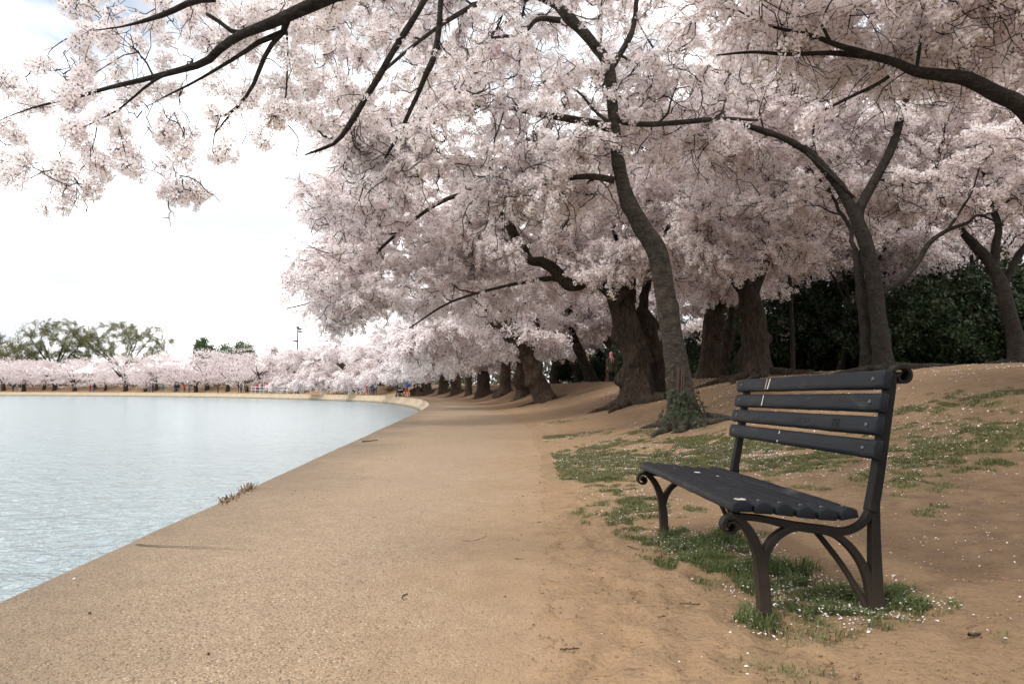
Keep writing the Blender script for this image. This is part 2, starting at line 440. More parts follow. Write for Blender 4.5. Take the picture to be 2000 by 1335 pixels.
M = {
    'path': m_path(), 'dirt': m_dirt(), 'stone': m_stone(), 'water': m_water(),
    'bark': m_bark('cherry_bark', True), 'row_bark': m_bark('weathered_old_bark', False, 1.9), 'grey_bark': m_bark('grey_cherry_bark', True, 1.75), 'old_bark': m_bark('furrowed_old_bark', False),
    'petal': m_petal('blossom_petal_close', (0.93, 0.845, 0.845), (0.985, 0.955, 0.945), 0.30),
    'petal_mid': m_petal('blossom_petal', (0.96, 0.86, 0.862), (0.99, 0.955, 0.948), 0.30),
    'petal_far': m_petal('blossom_mass', (0.955, 0.862, 0.868), (0.988, 0.952, 0.946), 0.30),
    'petal_bank_shaded': m_petal('shaded_far_bank_blossom', (0.62, 0.52, 0.53), (0.83, 0.755, 0.75), 0.2),  # darker petal colour, with the shadows inside the far crowns painted in
    'heart': plain('flower_heart', (0.27, 0.06, 0.085)), 'blush': plain('flower_blush', (0.50, 0.22, 0.25)), 'calyx': plain('calyx', (0.16, 0.075, 0.055)),
    'bronze': m_leaf('young_bronze_leaf', (0.17, 0.13, 0.04), (0.30, 0.27, 0.08)),
    'evergreen': m_leaf('evergreen_leaf', (0.006, 0.012, 0.005), (0.034, 0.060, 0.020), 0.15),
    'spring': m_leaf('pale_spring_leaf', (0.13, 0.145, 0.06), (0.29, 0.295, 0.145), 0.4, 0.25),
    'green': m_leaf('mid_green_leaf', (0.045, 0.085, 0.035), (0.13, 0.19, 0.085), 0.3, 0.35),
    'olive': m_leaf('olive_leaf', (0.08, 0.085, 0.025), (0.20, 0.19, 0.075), 0.3, 0.35),
    'ivy': m_leaf('ivy_leaf', (0.008, 0.015, 0.006), (0.050, 0.066, 0.026), 0.1, 6.0),
    'grass': m_leaf('grass_blade', (0.065, 0.080, 0.028), (0.19, 0.195, 0.080), 0.3, 5.0),
    'lush': m_leaf('lush_grass_blade', (0.056, 0.082, 0.026), (0.160, 0.195, 0.072), 0.3, 7.0),
    'straw': m_leaf('dry_grass_blade', (0.20, 0.15, 0.07), (0.36, 0.28, 0.15), 0.3, 7.0),
    'fallen': m_petal('fallen_petal', (0.70, 0.58, 0.58), (0.90, 0.84, 0.83), 0.2),
    'twig': plain('dead_twig', (0.085, 0.058, 0.042), 0.9, 0.2, 0.4, 60), 'reed': plain('dry_reed', (0.26, 0.18, 0.115), 0.9, 0.2, 0.5, 50),
    'paint': m_paint(), 'iron': m_iron(), 'bolt': plain('bolt_steel', (0.05, 0.05, 0.055), 0.4, 0.5, metallic=0.8) if False else plain('bolt_steel', (0.05, 0.05, 0.055), 0.4, 0.5),
    'dropping': plain('bird_lime', (0.46, 0.43, 0.36), 0.9, 0.2, 0.25, 40), 'scratch': plain('scratched_paint', (0.014, 0.013, 0.013), 0.9),
    'rock': plain('reddish_rock', (0.22, 0.115, 0.075), 0.9, 0.2, 0.4, 14), 'pole': plain('dark_galvanised_pole', (0.05, 0.055, 0.06), 0.5),
    'rail': plain('pale_rail_metal', (0.55, 0.57, 0.58), 0.5), 'car_white': plain('white_car_paint', (0.75, 0.75, 0.76), 0.25, 0.5),
    'glass': plain('dark_car_glass', (0.02, 0.025, 0.03), 0.08, 0.5), 'tyre': plain('tyre_rubber', (0.02, 0.02, 0.02), 0.9),
    'blue_roof': plain('blue_tarp', (0.04, 0.13, 0.35), 0.6), 'building': plain('pale_concrete', (0.50, 0.50, 0.49), 0.9),
    'wood_far': m_leaf('far_wood', (0.07, 0.07, 0.05), (0.16, 0.15, 0.105), 0.2, 0.1),
}

# ------------------------------------------------------------------ shoreline, path, terrain
WATER_Z = -0.72
_S = [(1.2, -60), (-1.2, -12), (-1.91, 0), (-2.085, 3), (-2.38, 8), (-2.67, 13), (-2.97, 18), (-3.27, 23), (-3.62, 28), (-4.25, 35), (-5.2, 42),
      (-6.2, 48), (-7.6, 54.5), (-11, 66), (-16, 77), (-24, 88), (-36, 101), (-60, 121), (-95, 138), (-140, 150), (-220, 160), (-420, 165)]
SHORE = resample(catmull(_S, 24), 0.25)
_sd = np.gradient(SHORE, axis=0); _sd /= np.linalg.norm(_sd, axis=1)[:, None]
SNRM = np.stack([_sd[:, 1], -_sd[:, 0]], 1)                        # to the right of the walking direction
WID = np.interp(SHORE[:, 1], [-12, 0, 3, 8, 13, 18, 23, 28, 35, 42, 60], [1.7, 2.06, 2.3, 2.76, 3.09, 3.19, 3.12, 3.0, 2.95, 2.8, 2.8])
EDGE = SHORE + SNRM * WID[:, None]
_ki = np.unique(np.r_[np.nonzero((EDGE[:, 1] > -8) & (EDGE[:, 1] < 30) & (EDGE[:, 0] > -20))[0][::2], np.arange(0, len(EDGE), 7)])
_KD = EDGE[_ki]; _KN = SNRM[_ki]
def edge_dist(x, y):
    x = np.atleast_1d(np.asarray(x, float)); y = np.atleast_1d(np.asarray(y, float))
    out = np.zeros(len(x))
    for a in range(0, len(x), 4000):
        dx = x[a:a + 4000, None] - _KD[None, :, 0]; dy = y[a:a + 4000, None] - _KD[None, :, 1]
        i = np.argmin(dx * dx + dy * dy, 1); r = np.arange(len(i))
        out[a:a + 4000] = dx[r, i] * _KN[i, 0] + dy[r, i] * _KN[i, 1]
    return out
def tz(x, y):
    """height of the bare ground right of the path (under the path it dips below)"""
    x = np.atleast_1d(np.asarray(x, float)); y = np.atleast_1d(np.asarray(y, float))
    s = edge_dist(x, y)
    k = np.interp(y, [-5, 4, 9, 22, 42, 70], [0.55, 0.6, 1.0, 1.0, 1.75, 1.75])
    sk = np.maximum(s, 0) * k
    z = np.interp(sk, [0, 0.35, 1.0, 2.1, 3.0, 4.2, 5.6, 6.8, 13, 40, 120, 400], [0.004, 0.022, 0.085, 0.26, 0.48, 0.82, 1.10, 1.19, 1.50, 2.1, 2.6, 3.0])
    wc = np.clip((y - 23) / 11, 0, 1); z = z * (1 - wc) + wc * np.minimum(z, 1.02 + 0.012 * np.maximum(s, 0))
    amp = np.clip(s / 1.2, 0.12, 1.0)
    z = z + amp * (0.055 * n2(x, y, 0.55, 3, 1.0) + 0.028 * n2(x, y, 2.2, 3, 4.0)) + (0.008 + 0.008 * amp) * n2(x, y, 7.0, 3, 7.0)
    z = z + 0.010 * np.clip(s / 0.5, 0.2, 1.0) * np.abs(n2(x, y, 4.2, 2, 9.0))
    return np.where(s < 0, np.minimum(z, 0.004) + np.maximum(s, -0.6) * 0.10, z)
def ground_z(x, y):
    z = float(tz(x, y)[0])
    s = float(edge_dist(x, y)[0])
    return max(z, 0.0) if s < 0.6 else z
def hit(px, py, dmax=160.0):
    """ground point seen at a photo pixel"""
    lo, hi = 1.5, dmax
    for n_ in (90, 40, 30):
        ds = np.geomspace(lo, hi, n_); o = at(px, py, 1.0) - np.array((0, 0, EYE)); P = ds[:, None] * o + np.array((0, 0, EYE))
        s = edge_dist(P[:, 0], P[:, 1]); g = tz(P[:, 0], P[:, 1]); g = np.where(s < 0.6, np.maximum(g, 0), g)
        below = np.nonzero(P[:, 2] <= g)[0]
        i = below[0] if len(below) else len(ds) - 1
        lo, hi = ds[max(i - 1, 0)], ds[i]
    return np.array((P[i, 0], P[i, 1], g[i]))
def gp(px, d):
    """ground point in the direction of photo column px, d metres ahead"""
    x = (px - 1000.0) / FPX * d
    return np.array((x, d, ground_z(x, d)))

# turf patches: centre and half-size read off the photograph, laid out on the ground
_patch_px = [
    (1110, 852, 60, 18), (1125, 893, 45, 14), (1210, 868, 70, 11), (1165, 925, 65, 16), (1205, 958, 55, 13), (1215, 1000, 60, 26), (1230, 1040, 30, 10),
    (1265, 848, 42, 9), (1350, 868, 80, 11), (1405, 893, 85, 18), (1300, 893, 45, 9), (1500, 897, 110, 18), (1610, 905, 90, 15), (1470, 868, 60, 8),
    (1800, 905, 120, 24), (1900, 878, 95, 13), (1780, 832, 75, 8), (1860, 850, 120, 8), (1950, 838, 60, 9), (1770, 800, 110, 9), (1900, 780, 120, 10),
    (1990, 800, 60, 12), (1785, 950, 55, 12), (1930, 905, 70, 10), (1820, 1005, 16, 6), (1180, 900, 130, 50), (1330, 895, 150, 35), (1560, 905, 170, 28), (1850, 870, 180, 40), (1250, 985, 70, 45), (1850, 795, 200, 22), (1835, 990, 14, 5), (1660, 870, 90, 8), (1990, 880, 40, 12)]
_lush_px = [(1320, 1050, 55, 14), (1400, 1068, 80, 28), (1470, 1105, 75, 30), (1545, 1140, 95, 36), (1620, 1180, 110, 30), (1480, 1218, 34, 14), (1755, 1178, 80, 20),
            (1690, 1195, 90, 22), (1430, 1110, 45, 20)]
_sparse_px = [(1470, 1295, 55, 16), (1560, 1325, 60, 14), (1600, 1240, 90, 14), (1800, 1205, 60, 10), (1390, 1130, 40, 14), (1600, 1215, 140, 22), (1090, 825, 40, 6), (1960, 1245, 30, 8)]
def _patches(lst):
    out = []
    for px, py, rx, ry in lst:
        c = hit(px, py); a = hit(px + rx, py); n = hit(px, py - ry); f = hit(px, py + ry)
        out.append((c[0], c[1], max(0.05, abs(a[0] - c[0])), max(0.05, min(abs(n[1] - f[1]) / 2, 1.6 * abs(a[0] - c[0]))), math.atan2(n[0] - f[0], n[1] - f[1])))
    return out
PT_TURF, PT_LUSH, PT_SPARSE = _patches(_patch_px), _patches(_lush_px), _patches(_sparse_px)
def patch_mask(x, y, lst):
    m = np.zeros(len(x))
    w = 1.0 * n2(x, y, 2.6, 4, 21.0) + 0.6 * n2(x, y, 11.0, 2, 3.0); ww = 1.75
    for cx, cy_, rx, ry, a in lst:
        dx, dy = x - cx, y - cy_
        e = np.sqrt((dx / rx) ** 2 + ((dy + 0.0 * dx) / ry) ** 2)
        m = np.maximum(m, np.clip((1.35 - e + w * ww) * 1.1, 0, 1))
    return m

def build_ground():
    # one great sheet under everything, out to the horizon
    n = 64; a = np.linspace(0, 2 * math.pi, n, endpoint=False)
    rr = np.array([60, 400, 4000.0])
    V = np.concatenate([[[0, 120, -1.6]]] + [np.stack([r * np.cos(a), 120 + r * np.sin(a), np.full(n, -1.6)], 1) for r in rr])
    T = np.stack([np.zeros(n), 1 + np.arange(n), 1 + (np.arange(n) + 1) % n], 1).astype(int)
    Q = np.vstack([np.stack([1 + k * n + np.arange(n), 1 + (k + 1) * n + np.arange(n), 1 + (k + 1) * n + (np.arange(n) + 1) % n, 1 + k * n + (np.arange(n) + 1) % n], 1) for k in (0, 1)])
    tag(link('ground', np_mesh('ground', V, [Q, T], False, [M['dirt']])), kind='structure')
    # water sheet: fine near the bank, following the shoreline
    q = np.array([(-460, -80), (6, -80), (6, 60), (-4, 60), (-8, 85), (-60, 135), (-120, 160), (-460, 190.0)])
    tag(link('water', np_mesh('water', np.c_[q, np.full(len(q), WATER_Z)], [np.arange(len(q))[None]], False, [M['water']])), kind='structure')
    # path
    arc = np.r_[0, np.cumsum(np.linalg.norm(np.diff(SHORE, axis=0), axis=1))]
    i0 = int(np.argmin(np.abs(SHORE[:, 1] - 0)));  a0 = arc[i0]
    st = [a0]
    while st[-1] < arc[-1] - 5: st.append(st[-1] + np.clip(0.06 * (st[-1] - a0) * 0.25, 0.12, 4.0))
    st = np.r_[np.arange(a0 - 55, a0, 1.0), st]
    S = np.stack([np.interp(st, arc, SHORE[:, k]) for k in (0, 1)], 1)
    Nn = np.stack([np.interp(st, arc, SNRM[:, k]) for k in (0, 1)], 1)
    W = np.interp(st, arc, WID)
    c = np.array([0, 0.012, 0.10, 0.25, 0.4, 0.55, 0.7, 0.85, 1.0, 1.06, 1.14])
    off = c[None] * W[:, None]
    off[:, 9] = W + 0.35; off[:, 10] = W + 0.8
    X = S[:, None, 0] + Nn[:, None, 0] * off; Y = S[:, None, 1] + Nn[:, None, 1] * off
    Z = 0.006 * n2(X.ravel(), Y.ravel(), 0.8, 2, 2.0).reshape(X.shape)
    Z[:, 0] -= 0.004
    Z[:, 9:] -= 0.02
    jag = 0.014 * n2(X[:, 0], Y[:, 0], 2.4, 4, 30.0)
    X[:, 0] += Nn[:, 0] * jag; Y[:, 0] += Nn[:, 1] * jag
    def grid_faces(nr, nc):
        i = np.arange(nr - 1)[:, None] * nc; j = np.arange(nc - 1)[None]
        return np.stack([i + j, i + j + 1, i + nc + j + 1, i + nc + j], -1).reshape(-1, 4)
    me = np_mesh('path', np.stack([X, Y, Z], -1).reshape(-1, 3), grid_faces(*X.shape), True, [M['path']])
    for nm, val in (('shore_distance', off), ('edge_distance', W[:, None] - off)):
        at_ = me.attributes.new(nm, 'FLOAT', 'POINT'); at_.data.foreach_set('value', np.ascontiguousarray(val, np.float32).ravel())
    path = tag(link('path', me), kind='structure')
    # seawall: coping lip, upper face, ledge and lower face
    prof = [(0.0, None), (-0.025, -0.05), (-0.04, -0.32), (-0.26, -0.36), (-0.31, -0.55), (-0.36, -1.5)]
    cols = []
    for o, z in prof:
        if z is None:
            cols.append(np.stack([X[:, 0], Y[:, 0], Z[:, 0]], 1))
        else:
            wv = 0.03 * n2(S[:, 0], S[:, 1], 0.9, 3, abs(z) * 9)
            far = np.clip((S[:, 1] - 24) / 12, 0.25, 1.0)
            oo = o * (far if o < -0.1 else 1) * 1.0 + wv
            cols.append(np.stack([X[:, 0] + Nn[:, 0] * oo, Y[:, 0] + Nn[:, 1] * oo, np.full(len(S), z) + 0.015 * n2(S[:, 0], S[:, 1], 1.4, 3, 5)], 1))
    V = np.stack(cols, 1)
    tag(link('seawall', np_mesh('seawall', V.reshape(-1, 3), grid_faces(len(S), len(prof))[:, ::-1], True, [M['stone']])),
        'low tan stone seawall curving round the edge of the basin', 'seawall')
    # terrain
    ts = [a0 + 1.2]
    while ts[-1] < arc[-1] - 5:
        d = ts[-1] - a0
        ts.append(ts[-1] + (0.03 if d < 5 else np.clip(0.03 + (d - 5) * 0.012, 0.03, 5.0)))
    ts = np.r_[np.arange(a0 - 55, a0 - 6, 2.0), np.arange(a0 - 6, a0 + 1.2, 0.2), ts]
    ss = [-0.5]
    while ss[-1] < 420: ss.append(ss[-1] + (0.032 if ss[-1] < 2.4 else np.clip(0.032 + (ss[-1] - 2.4) * 0.045, 0.03, 14.0)))
    ss = np.array(ss)
    S2 = np.stack([np.interp(ts, arc, EDGE[:, k]) for k in (0, 1)], 1); N2_ = np.stack([np.interp(ts, arc, SNRM[:, k]) for k in (0, 1)], 1)
    X = (S2[:, None, 0] + N2_[:, None, 0] * ss).ravel(); Y = (S2[:, None, 1] + N2_[:, None, 1] * ss).ravel()
    Z = tz(X, Y)
    # shoe prints and scuffs trodden into the bare strip in front of the bench
    r2 = np.random.default_rng(3)
    near = (Y < 6.5) & (X < 3.2) & (X > -0.3) & (Y > 1.2)
    xn, yn, zn = X[near], Y[near], Z[near]
    for k in range(95):
        cx, cyy, an = r2.uniform(0.1, 0.95), r2.uniform(1.5, 5.6), r2.uniform(-0.5, 0.5)
        if k > 70: cx, cyy = r2.uniform(1.2, 2.9), r2.uniform(1.6, 3.0)
        dx, dy = xn - cx, yn - cyy
        u = dx * math.cos(an) + dy * math.sin(an); v = -dx * math.sin(an) + dy * math.cos(an)
        e = (u / 0.05) ** 2 + (v / 0.13) ** 2
        dep = r2.uniform(0.006, 0.017)
        zn = zn - dep * np.exp(-e ** 2) * (1 + 0.35 * np.sin(v * 300)) + dep * 0.55 * np.exp(-((np.sqrt(e) - 1.45) / 0.3) ** 2)
    Z[near] = zn
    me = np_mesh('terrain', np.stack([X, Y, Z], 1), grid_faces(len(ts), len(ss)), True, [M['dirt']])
    g = np.maximum(patch_mask(X, Y, PT_TURF) * 0.85, np.maximum(patch_mask(X, Y, PT_LUSH), 0.5 * patch_mask(X, Y, PT_SPARSE)))
    sdist = np.tile(ss, len(ts))
    far = np.clip((Y - 30) / 30, 0, 1) * np.clip((sdist - np.interp(Y, [40, 70, 100], [7, 4, 1.5])) / 5, 0, 1)
    g = np.maximum(g, far * np.clip(0.62 + 0.7 * n2(X, Y, 0.12, 3, 8.0), 0, 0.9))
    litter_shade = np.clip((sdist - 0.5) / 1.6, 0, 1) * np.clip(0.78 + 0.9 * n2(X, Y, 0.5, 4, 14.0), 0, 1) * (Y > -3)  # browner away from the path: litter plus canopy shade put into the colour
    for nm, val in (('grass', g), ('litter', litter_shade)):
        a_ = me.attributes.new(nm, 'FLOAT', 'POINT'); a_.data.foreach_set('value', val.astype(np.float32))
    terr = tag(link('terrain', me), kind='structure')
    return path, terr
PATH, TERRAIN = build_ground()

# ------------------------------------------------------------------ blossom and leaf units (scattered through crowns)
def rot_to(d, roll):
    """matrices whose local z points along the rows of d"""
    d = d / (np.linalg.norm(d, axis=1)[:, None] + 1e-9)
    a = np.where(np.abs(d[:, 2:3]) < 0.9, np.array([[0, 0, 1.0]]), np.array([[1.0, 0, 0]]))
    x = np.cross(a, d); x /= np.linalg.norm(x, axis=1)[:, None]
    y = np.cross(d, x)
    c, s = np.cos(roll)[:, None], np.sin(roll)[:, None]
    return c * x + s * y, -s * x + c * y, d
def sphere_dirs(n, r):
    i = np.arange(n) + 0.5
    ph = np.arccos(1 - 2 * i / n); th = math.pi * (1 + 5 ** 0.5) * i + r.uniform(0, 6.28)
    d = np.stack([np.cos(th) * np.sin(ph), np.sin(th) * np.sin(ph), np.cos(ph)], 1) + r.normal(0, 0.18, (n, 3))
    return d / np.linalg.norm(d, axis=1)[:, None]
def add_flowers(sp, C, D, R_, r, centre=0.24, cup=0.3, mp=0, mc=1):
    n = len(C)
    x, y, z = rot_to(D + r.normal(0, 0.28, D.shape), r.uniform(0, 6.28, n))
    R_ = R_ * r.uniform(0.85, 1.12, n)[:, None]
    for k in range(5):
        a = 2 * math.pi * k / 5 + r.normal(0, 0.06, n)[:, None]
        def pt(rad, da, h):
            return C + R_ * rad * (np.cos(a + da) * x + np.sin(a + da) * y) + R_ * h * z
        q = np.stack([pt(0.08, 0, 0), pt(0.72, -0.50, cup * 0.7), pt(1.0, 0, cup), pt(0.72, 0.50, cup * 0.7)], 1)
        sp.quads(q, mp)
    if centre:
        t = np.stack([C + R_ * centre * (math.cos(b) * x + math.sin(b) * y) + R_ * 0.12 * z for b in (0, 2.1, 4.2)], 1)
        sp.tris(t, mc)
def strips(sp, A, B, w, r, m):
    side = np.cross(B - A, r.normal(0, 1, A.shape)); side /= np.linalg.norm(side, axis=1)[:, None] + 1e-9
    sp.quads(np.stack([A - side * w, A + side * w, B + side * w * 0.7, B - side * w * 0.7], 1), m)
def pompom_unit(seed):
    r = np.random.default_rng(seed); sp = Soup()
    n = int(r.integers(17, 25))
    D = sphere_dirs(n, r); rad = 0.040 * r.uniform(0.8, 1.2, n)[:, None]
    C = D * rad * np.array([[1.1, 1.0, 0.9]])
    add_flowers(sp, C, D, 0.0185, r)
    strips(sp, np.zeros((n, 3)) + r.normal(0, 0.004, (n, 3)), C * 0.95, 0.0011, r, 2)
    k = 2                                                   # young bronze leaves
    d = sphere_dirs(k, r); A = d * 0.02; B = d * r.uniform(0.045, 0.065, (k, 1)) + np.array([[0, 0, -0.008]])
    strips(sp, A, B * 0.8, 0.003, r, 3)
    return sp.mesh('pompom', [M['petal'], M['heart'], M['calyx'], M['bronze']], False)
def spray_unit(seed, L_=0.32, nc=6, nf=11, fr=0.019, leafy=2):
    r = np.random.default_rng(seed); sp = Soup()
    t = np.linspace(0, 1, 5)
    P = np.stack([t * L_, 0.03 * np.sin(t * 3 + r.uniform(0, 6)), -0.05 * t ** 2 + 0.02 * np.sin(t * 4)], 1)
    sp.tube(P, np.linspace(0.006, 0.0025, 5), 3, 2)
    for k in range(nc):
        c = np.array([np.interp((k + 0.6) / nc, t, P[:, j]) for j in range(3)]) + r.normal(0, 0.026, 3)
        D = sphere_dirs(nf, r)
        C = c + D * 0.040 * r.uniform(0.7, 1.25, nf)[:, None]
        add_flowers(sp, C, D, fr, r, 0.17)
        strips(sp, np.repeat(c[None], 3, 0), C[:3], 0.0013, r, 2)
    d = sphere_dirs(leafy, r); A = np.repeat(P[-1:], leafy, 0); strips(sp, A, A + d * 0.05, 0.007, r, 3)
    return sp.mesh('spray', [M['petal_mid'], M['blush'], M['calyx'], M['bronze']], False)
def mass_unit(seed, L_=0.55, n=58, fr=0.034):
    r = np.random.default_rng(seed); sp = Soup()
    t = np.linspace(0, 1, 4)
    sp.tube(np.stack([t * L_, 0.05 * np.sin(t * 3), -0.08 * t ** 2], 1), np.linspace(0.010, 0.004, 4), 3, 1)
    u = r.uniform(0.1, 1.05, n)
    C = np.stack([u * L_, r.normal(0, 0.075, n), -0.08 * u ** 2 + r.normal(0, 0.055, n)], 1)
    D = sphere_dirs(n, r) + np.array([[0, 0, 0.25]])
    x, y, z = rot_to(D, r.uniform(0, 6.28, n)); R_ = fr * r.uniform(0.7, 1.3, n)[:, None]
    q = np.stack([C - x * R_, C + y * R_ * 0.8 + z * R_ * 0.3, C + x * R_, C - y * R_ * 0.8 + z * R_ * 0.3], 1)
    sp.quads(q, 0)
    m = 5; A = C[:m] - z[:m] * 0.02; strips(sp, A, A + r.normal(0, 0.05, (m, 3)), 0.008, r, 1)
    return sp.mesh('mass', [M['petal_far'], M['calyx']], False)
def leaf_unit(seed, mat, L_=0.5, n=46, fr=0.05, narrow=0.55):
    r = np.random.default_rng(seed); sp = Soup()
    t = np.linspace(0, 1, 4)
    sp.tube(np.stack([t * L_, 0.06 * np.sin(t * 3), 0.05 * t], 1), np.linspace(0.010, 0.003, 4), 3, 1)
    C = np.stack([r.uniform(0.05, 1.1, n) * L_, r.normal(0, 0.12, n), r.normal(0, 0.10, n)], 1)
    x, y, z = rot_to(sphere_dirs(n, r) + np.array([[0, 0, 0.5]]), r.uniform(0, 6.28, n)); R_ = fr * r.uniform(0.7, 1.3, n)[:, None]
    sp.quads(np.stack([C - x * R_, C + y * R_ * narrow, C + x * R_ + z * R_ * 0.2, C - y * R_ * narrow], 1), 0)
    return sp.mesh('leaf_spray', [M[mat], M['twig']], False)
def unit_objects(meshes):
    return [bpy.data.objects.new('unit_' + me.name, me) for me in meshes]
UNITS = {
    'pompom': unit_objects([pompom_unit(s) for s in range(5)]),
    'spray': unit_objects([spray_unit(20 + s) for s in range(5)]),
    'mass': unit_objects([mass_unit(40 + s) for s in range(4)]),
    'evergreen': unit_objects([leaf_unit(60 + s, 'evergreen') for s in range(3)]),
}
def scatter_group(key):
    """node group that sets the units of one kind on the points of a crown"""
    ng = bpy.data.node_groups.new('scatter_' + key, 'GeometryNodeTree')
    ng.interface.new_socket('Geometry', in_out='INPUT', socket_type='NodeSocketGeometry')
    ng.interface.new_socket('Geometry', in_out='OUTPUT', socket_type='NodeSocketGeometry')
    nn = ng.nodes.new
    gi, go = nn('NodeGroupInput'), nn('NodeGroupOutput')
    iop = nn('GeometryNodeInstanceOnPoints'); join = nn('GeometryNodeJoinGeometry')
    for o in UNITS[key]:
        oi = nn('GeometryNodeObjectInfo'); oi.transform_space = 'ORIGINAL'
        oi.inputs['Object'].default_value = o; oi.inputs['As Instance'].default_value = False
        g2i = nn('GeometryNodeGeometryToInstance')
        ng.links.new(oi.outputs['Geometry'], g2i.inputs[0]); ng.links.new(g2i.outputs[0], join.inputs[0])
    def attr(name, typ):
        a = nn('GeometryNodeInputNamedAttribute'); a.data_type = typ; a.inputs['Name'].default_value = name
        return a.outputs[0]
    ng.links.new(gi.outputs[0], iop.inputs['Points'])
    ng.links.new(join.outputs[0], iop.inputs['Instance'])
    iop.inputs['Pick Instance'].default_value = True
    ng.links.new(attr('pick', 'INT'), iop.inputs['Instance Index'])
    ng.links.new(attr('turn', 'FLOAT_VECTOR'), iop.inputs['Rotation'])
    ng.links.new(attr('size', 'FLOAT'), iop.inputs['Scale'])
    ng.links.new(iop.outputs[0], go.inputs[0])
    return ng
SCATTER = {k: scatter_group(k) for k in UNITS}
def crown_points(name, P, D, key, r, size=(0.8, 1.25)):
    n = len(P)
    me = bpy.data.meshes.new(name)
    me.vertices.add(n); me.vertices.foreach_set('co', np.ascontiguousarray(P, np.float32).ravel())
    D = D / (np.linalg.norm(D, axis=1)[:, None] + 1e-9)
    yaw = np.arctan2(D[:, 1], D[:, 0]); pit = np.arcsin(np.clip(D[:, 2], -1, 1))
    rot = np.stack([r.uniform(-0.9, 0.9, n) if key != 'pompom' else r.uniform(0, 6.28, n), -pit, yaw], 1)
    a = me.attributes.new('turn', 'FLOAT_VECTOR', 'POINT'); a.data.foreach_set('vector', rot.astype(np.float32).ravel())
    a = me.attributes.new('size', 'FLOAT', 'POINT'); a.data.foreach_set('value', r.uniform(*size, n).astype(np.float32))
    a = me.attributes.new('pick', 'INT', 'POINT'); a.data.foreach_set('value', r.integers(0, len(UNITS[key]), n).astype(np.int32))
    me.update()
    return me
def add_crown(parent, me, key, loc=None):
    o = link('crown', me, parent)
    md = o.modifiers.new('scatter', 'NODES'); md.node_group = SCATTER[key]
    o['kind'] = 'stuff'
    return o

# ------------------------------------------------------------------ woody growth
def chain(pts, n=8, jig=0.0, seed=0):
    """control points (x, y, z, radius) -> smooth polyline and radii"""
    A = catmull(np.array(pts, float), n)
    if jig:
        r = np.random.default_rng(seed); A[1:-1, :3] += r.normal(0, jig, (len(A) - 2, 3))
    return A[:, :3], np.maximum(A[:, 3], 0.002)
def pxc(lst, d=None, k=0.44):
    """photo pixels (px, py, width_px[, depth]) -> control points"""
    out = []
    for e in lst:
        dd = e[3] if len(e) > 3 else d
        out.append((*at(e[0], e[1], dd), k * e[2] * dd / FPX))
    return out
def grow(base, attr, r, step=0.22, sag=0.25, tip=0.004, thick=0.009, reach=None, wob=0.05, attach_from=0.0):
    """join every attractor point to the nearest wood with a bending branch"""
    NP, ND, NR = [], [], []
    for P, rad in base:
        Q, q = resample(P, step, rad)
        T = np.gradient(Q, axis=0); T /= np.linalg.norm(T, axis=1)[:, None] + 1e-9
        k = int(len(Q) * attach_from)
        NP.append(Q[k:]); ND.append(T[k:]); NR.append(q[k:])
    NP, ND, NR = np.vstack(NP), np.vstack(ND), np.concatenate(NR)
    # farthest-first order, so long boughs come before the twigs that fork off them
    n = len(attr); d = np.min(np.linalg.norm(attr[:, None] - NP[None, ::3], axis=2), 1) if n else np.zeros(0)
    order = []
    for _ in range(n):
        i = int(np.argmax(d)); order.append(i)
        d = np.minimum(d, np.linalg.norm(attr - attr[i], axis=1) * 0.9); d[i] = -1
    out = []
    for i in order:
        a = attr[i]; v = a - NP; dist = np.linalg.norm(v, axis=1) + 1e-6
        cost = dist * (1.35 - 0.45 * np.einsum('ij,ij->i', v, ND) / dist)
        j = int(np.argmin(cost)); Ld = dist[j]
        if Ld < 0.05 or (reach and Ld > reach): continue
        p0, d0 = NP[j], ND[j]; dirn = v[j] / Ld
        m0 = (d0 * 0.9 + dirn * 0.8 + np.array((0, 0, 0.18))); m0 *= Ld / np.linalg.norm(m0)
        m1 = (dirn + np.array((0, 0, -sag)) + r.normal(0, 0.15, 3)) * Ld
        k = max(3, int(Ld / step) + 2); t = np.linspace(0, 1, k)[:, None]
        Q = (2 * t ** 3 - 3 * t ** 2 + 1) * p0 + (t ** 3 - 2 * t ** 2 + t) * m0 + (-2 * t ** 3 + 3 * t ** 2) * a + (t ** 3 - t ** 2) * m1
        Q[1:-1] += r.normal(0, wob * step, (k - 2, 3)) * 2.2
        r0 = min(0.72 * NR[j], tip + thick * Ld + 0.002)
        rad = r0 + (tip - r0) * np.linspace(0, 1, k) ** 0.8
        out.append((Q, rad))
        T = np.gradient(Q, axis=0); T /= np.linalg.norm(T, axis=1)[:, None] + 1e-9
        NP = np.vstack([NP, Q[1:]]); ND = np.vstack([ND, T[1:]]); NR = np.r_[NR, rad[1:]]
    return out
def ellipsoid(c, rad, n, r, shell=0.0, zmin=None, zmax=None):
    out = []
    while len(out) < n:
        v = r.normal(0, 1, 3); v /= np.linalg.norm(v)
        p = v * (r.uniform(shell ** 3, 1) ** (1 / 3))
        q = np.array(c) + p * np.array(rad)
        if zmin is not None and q[2] < zmin: continue
        if zmax is not None and q[2] > zmax: continue
        out.append(q)
    return np.array(out)
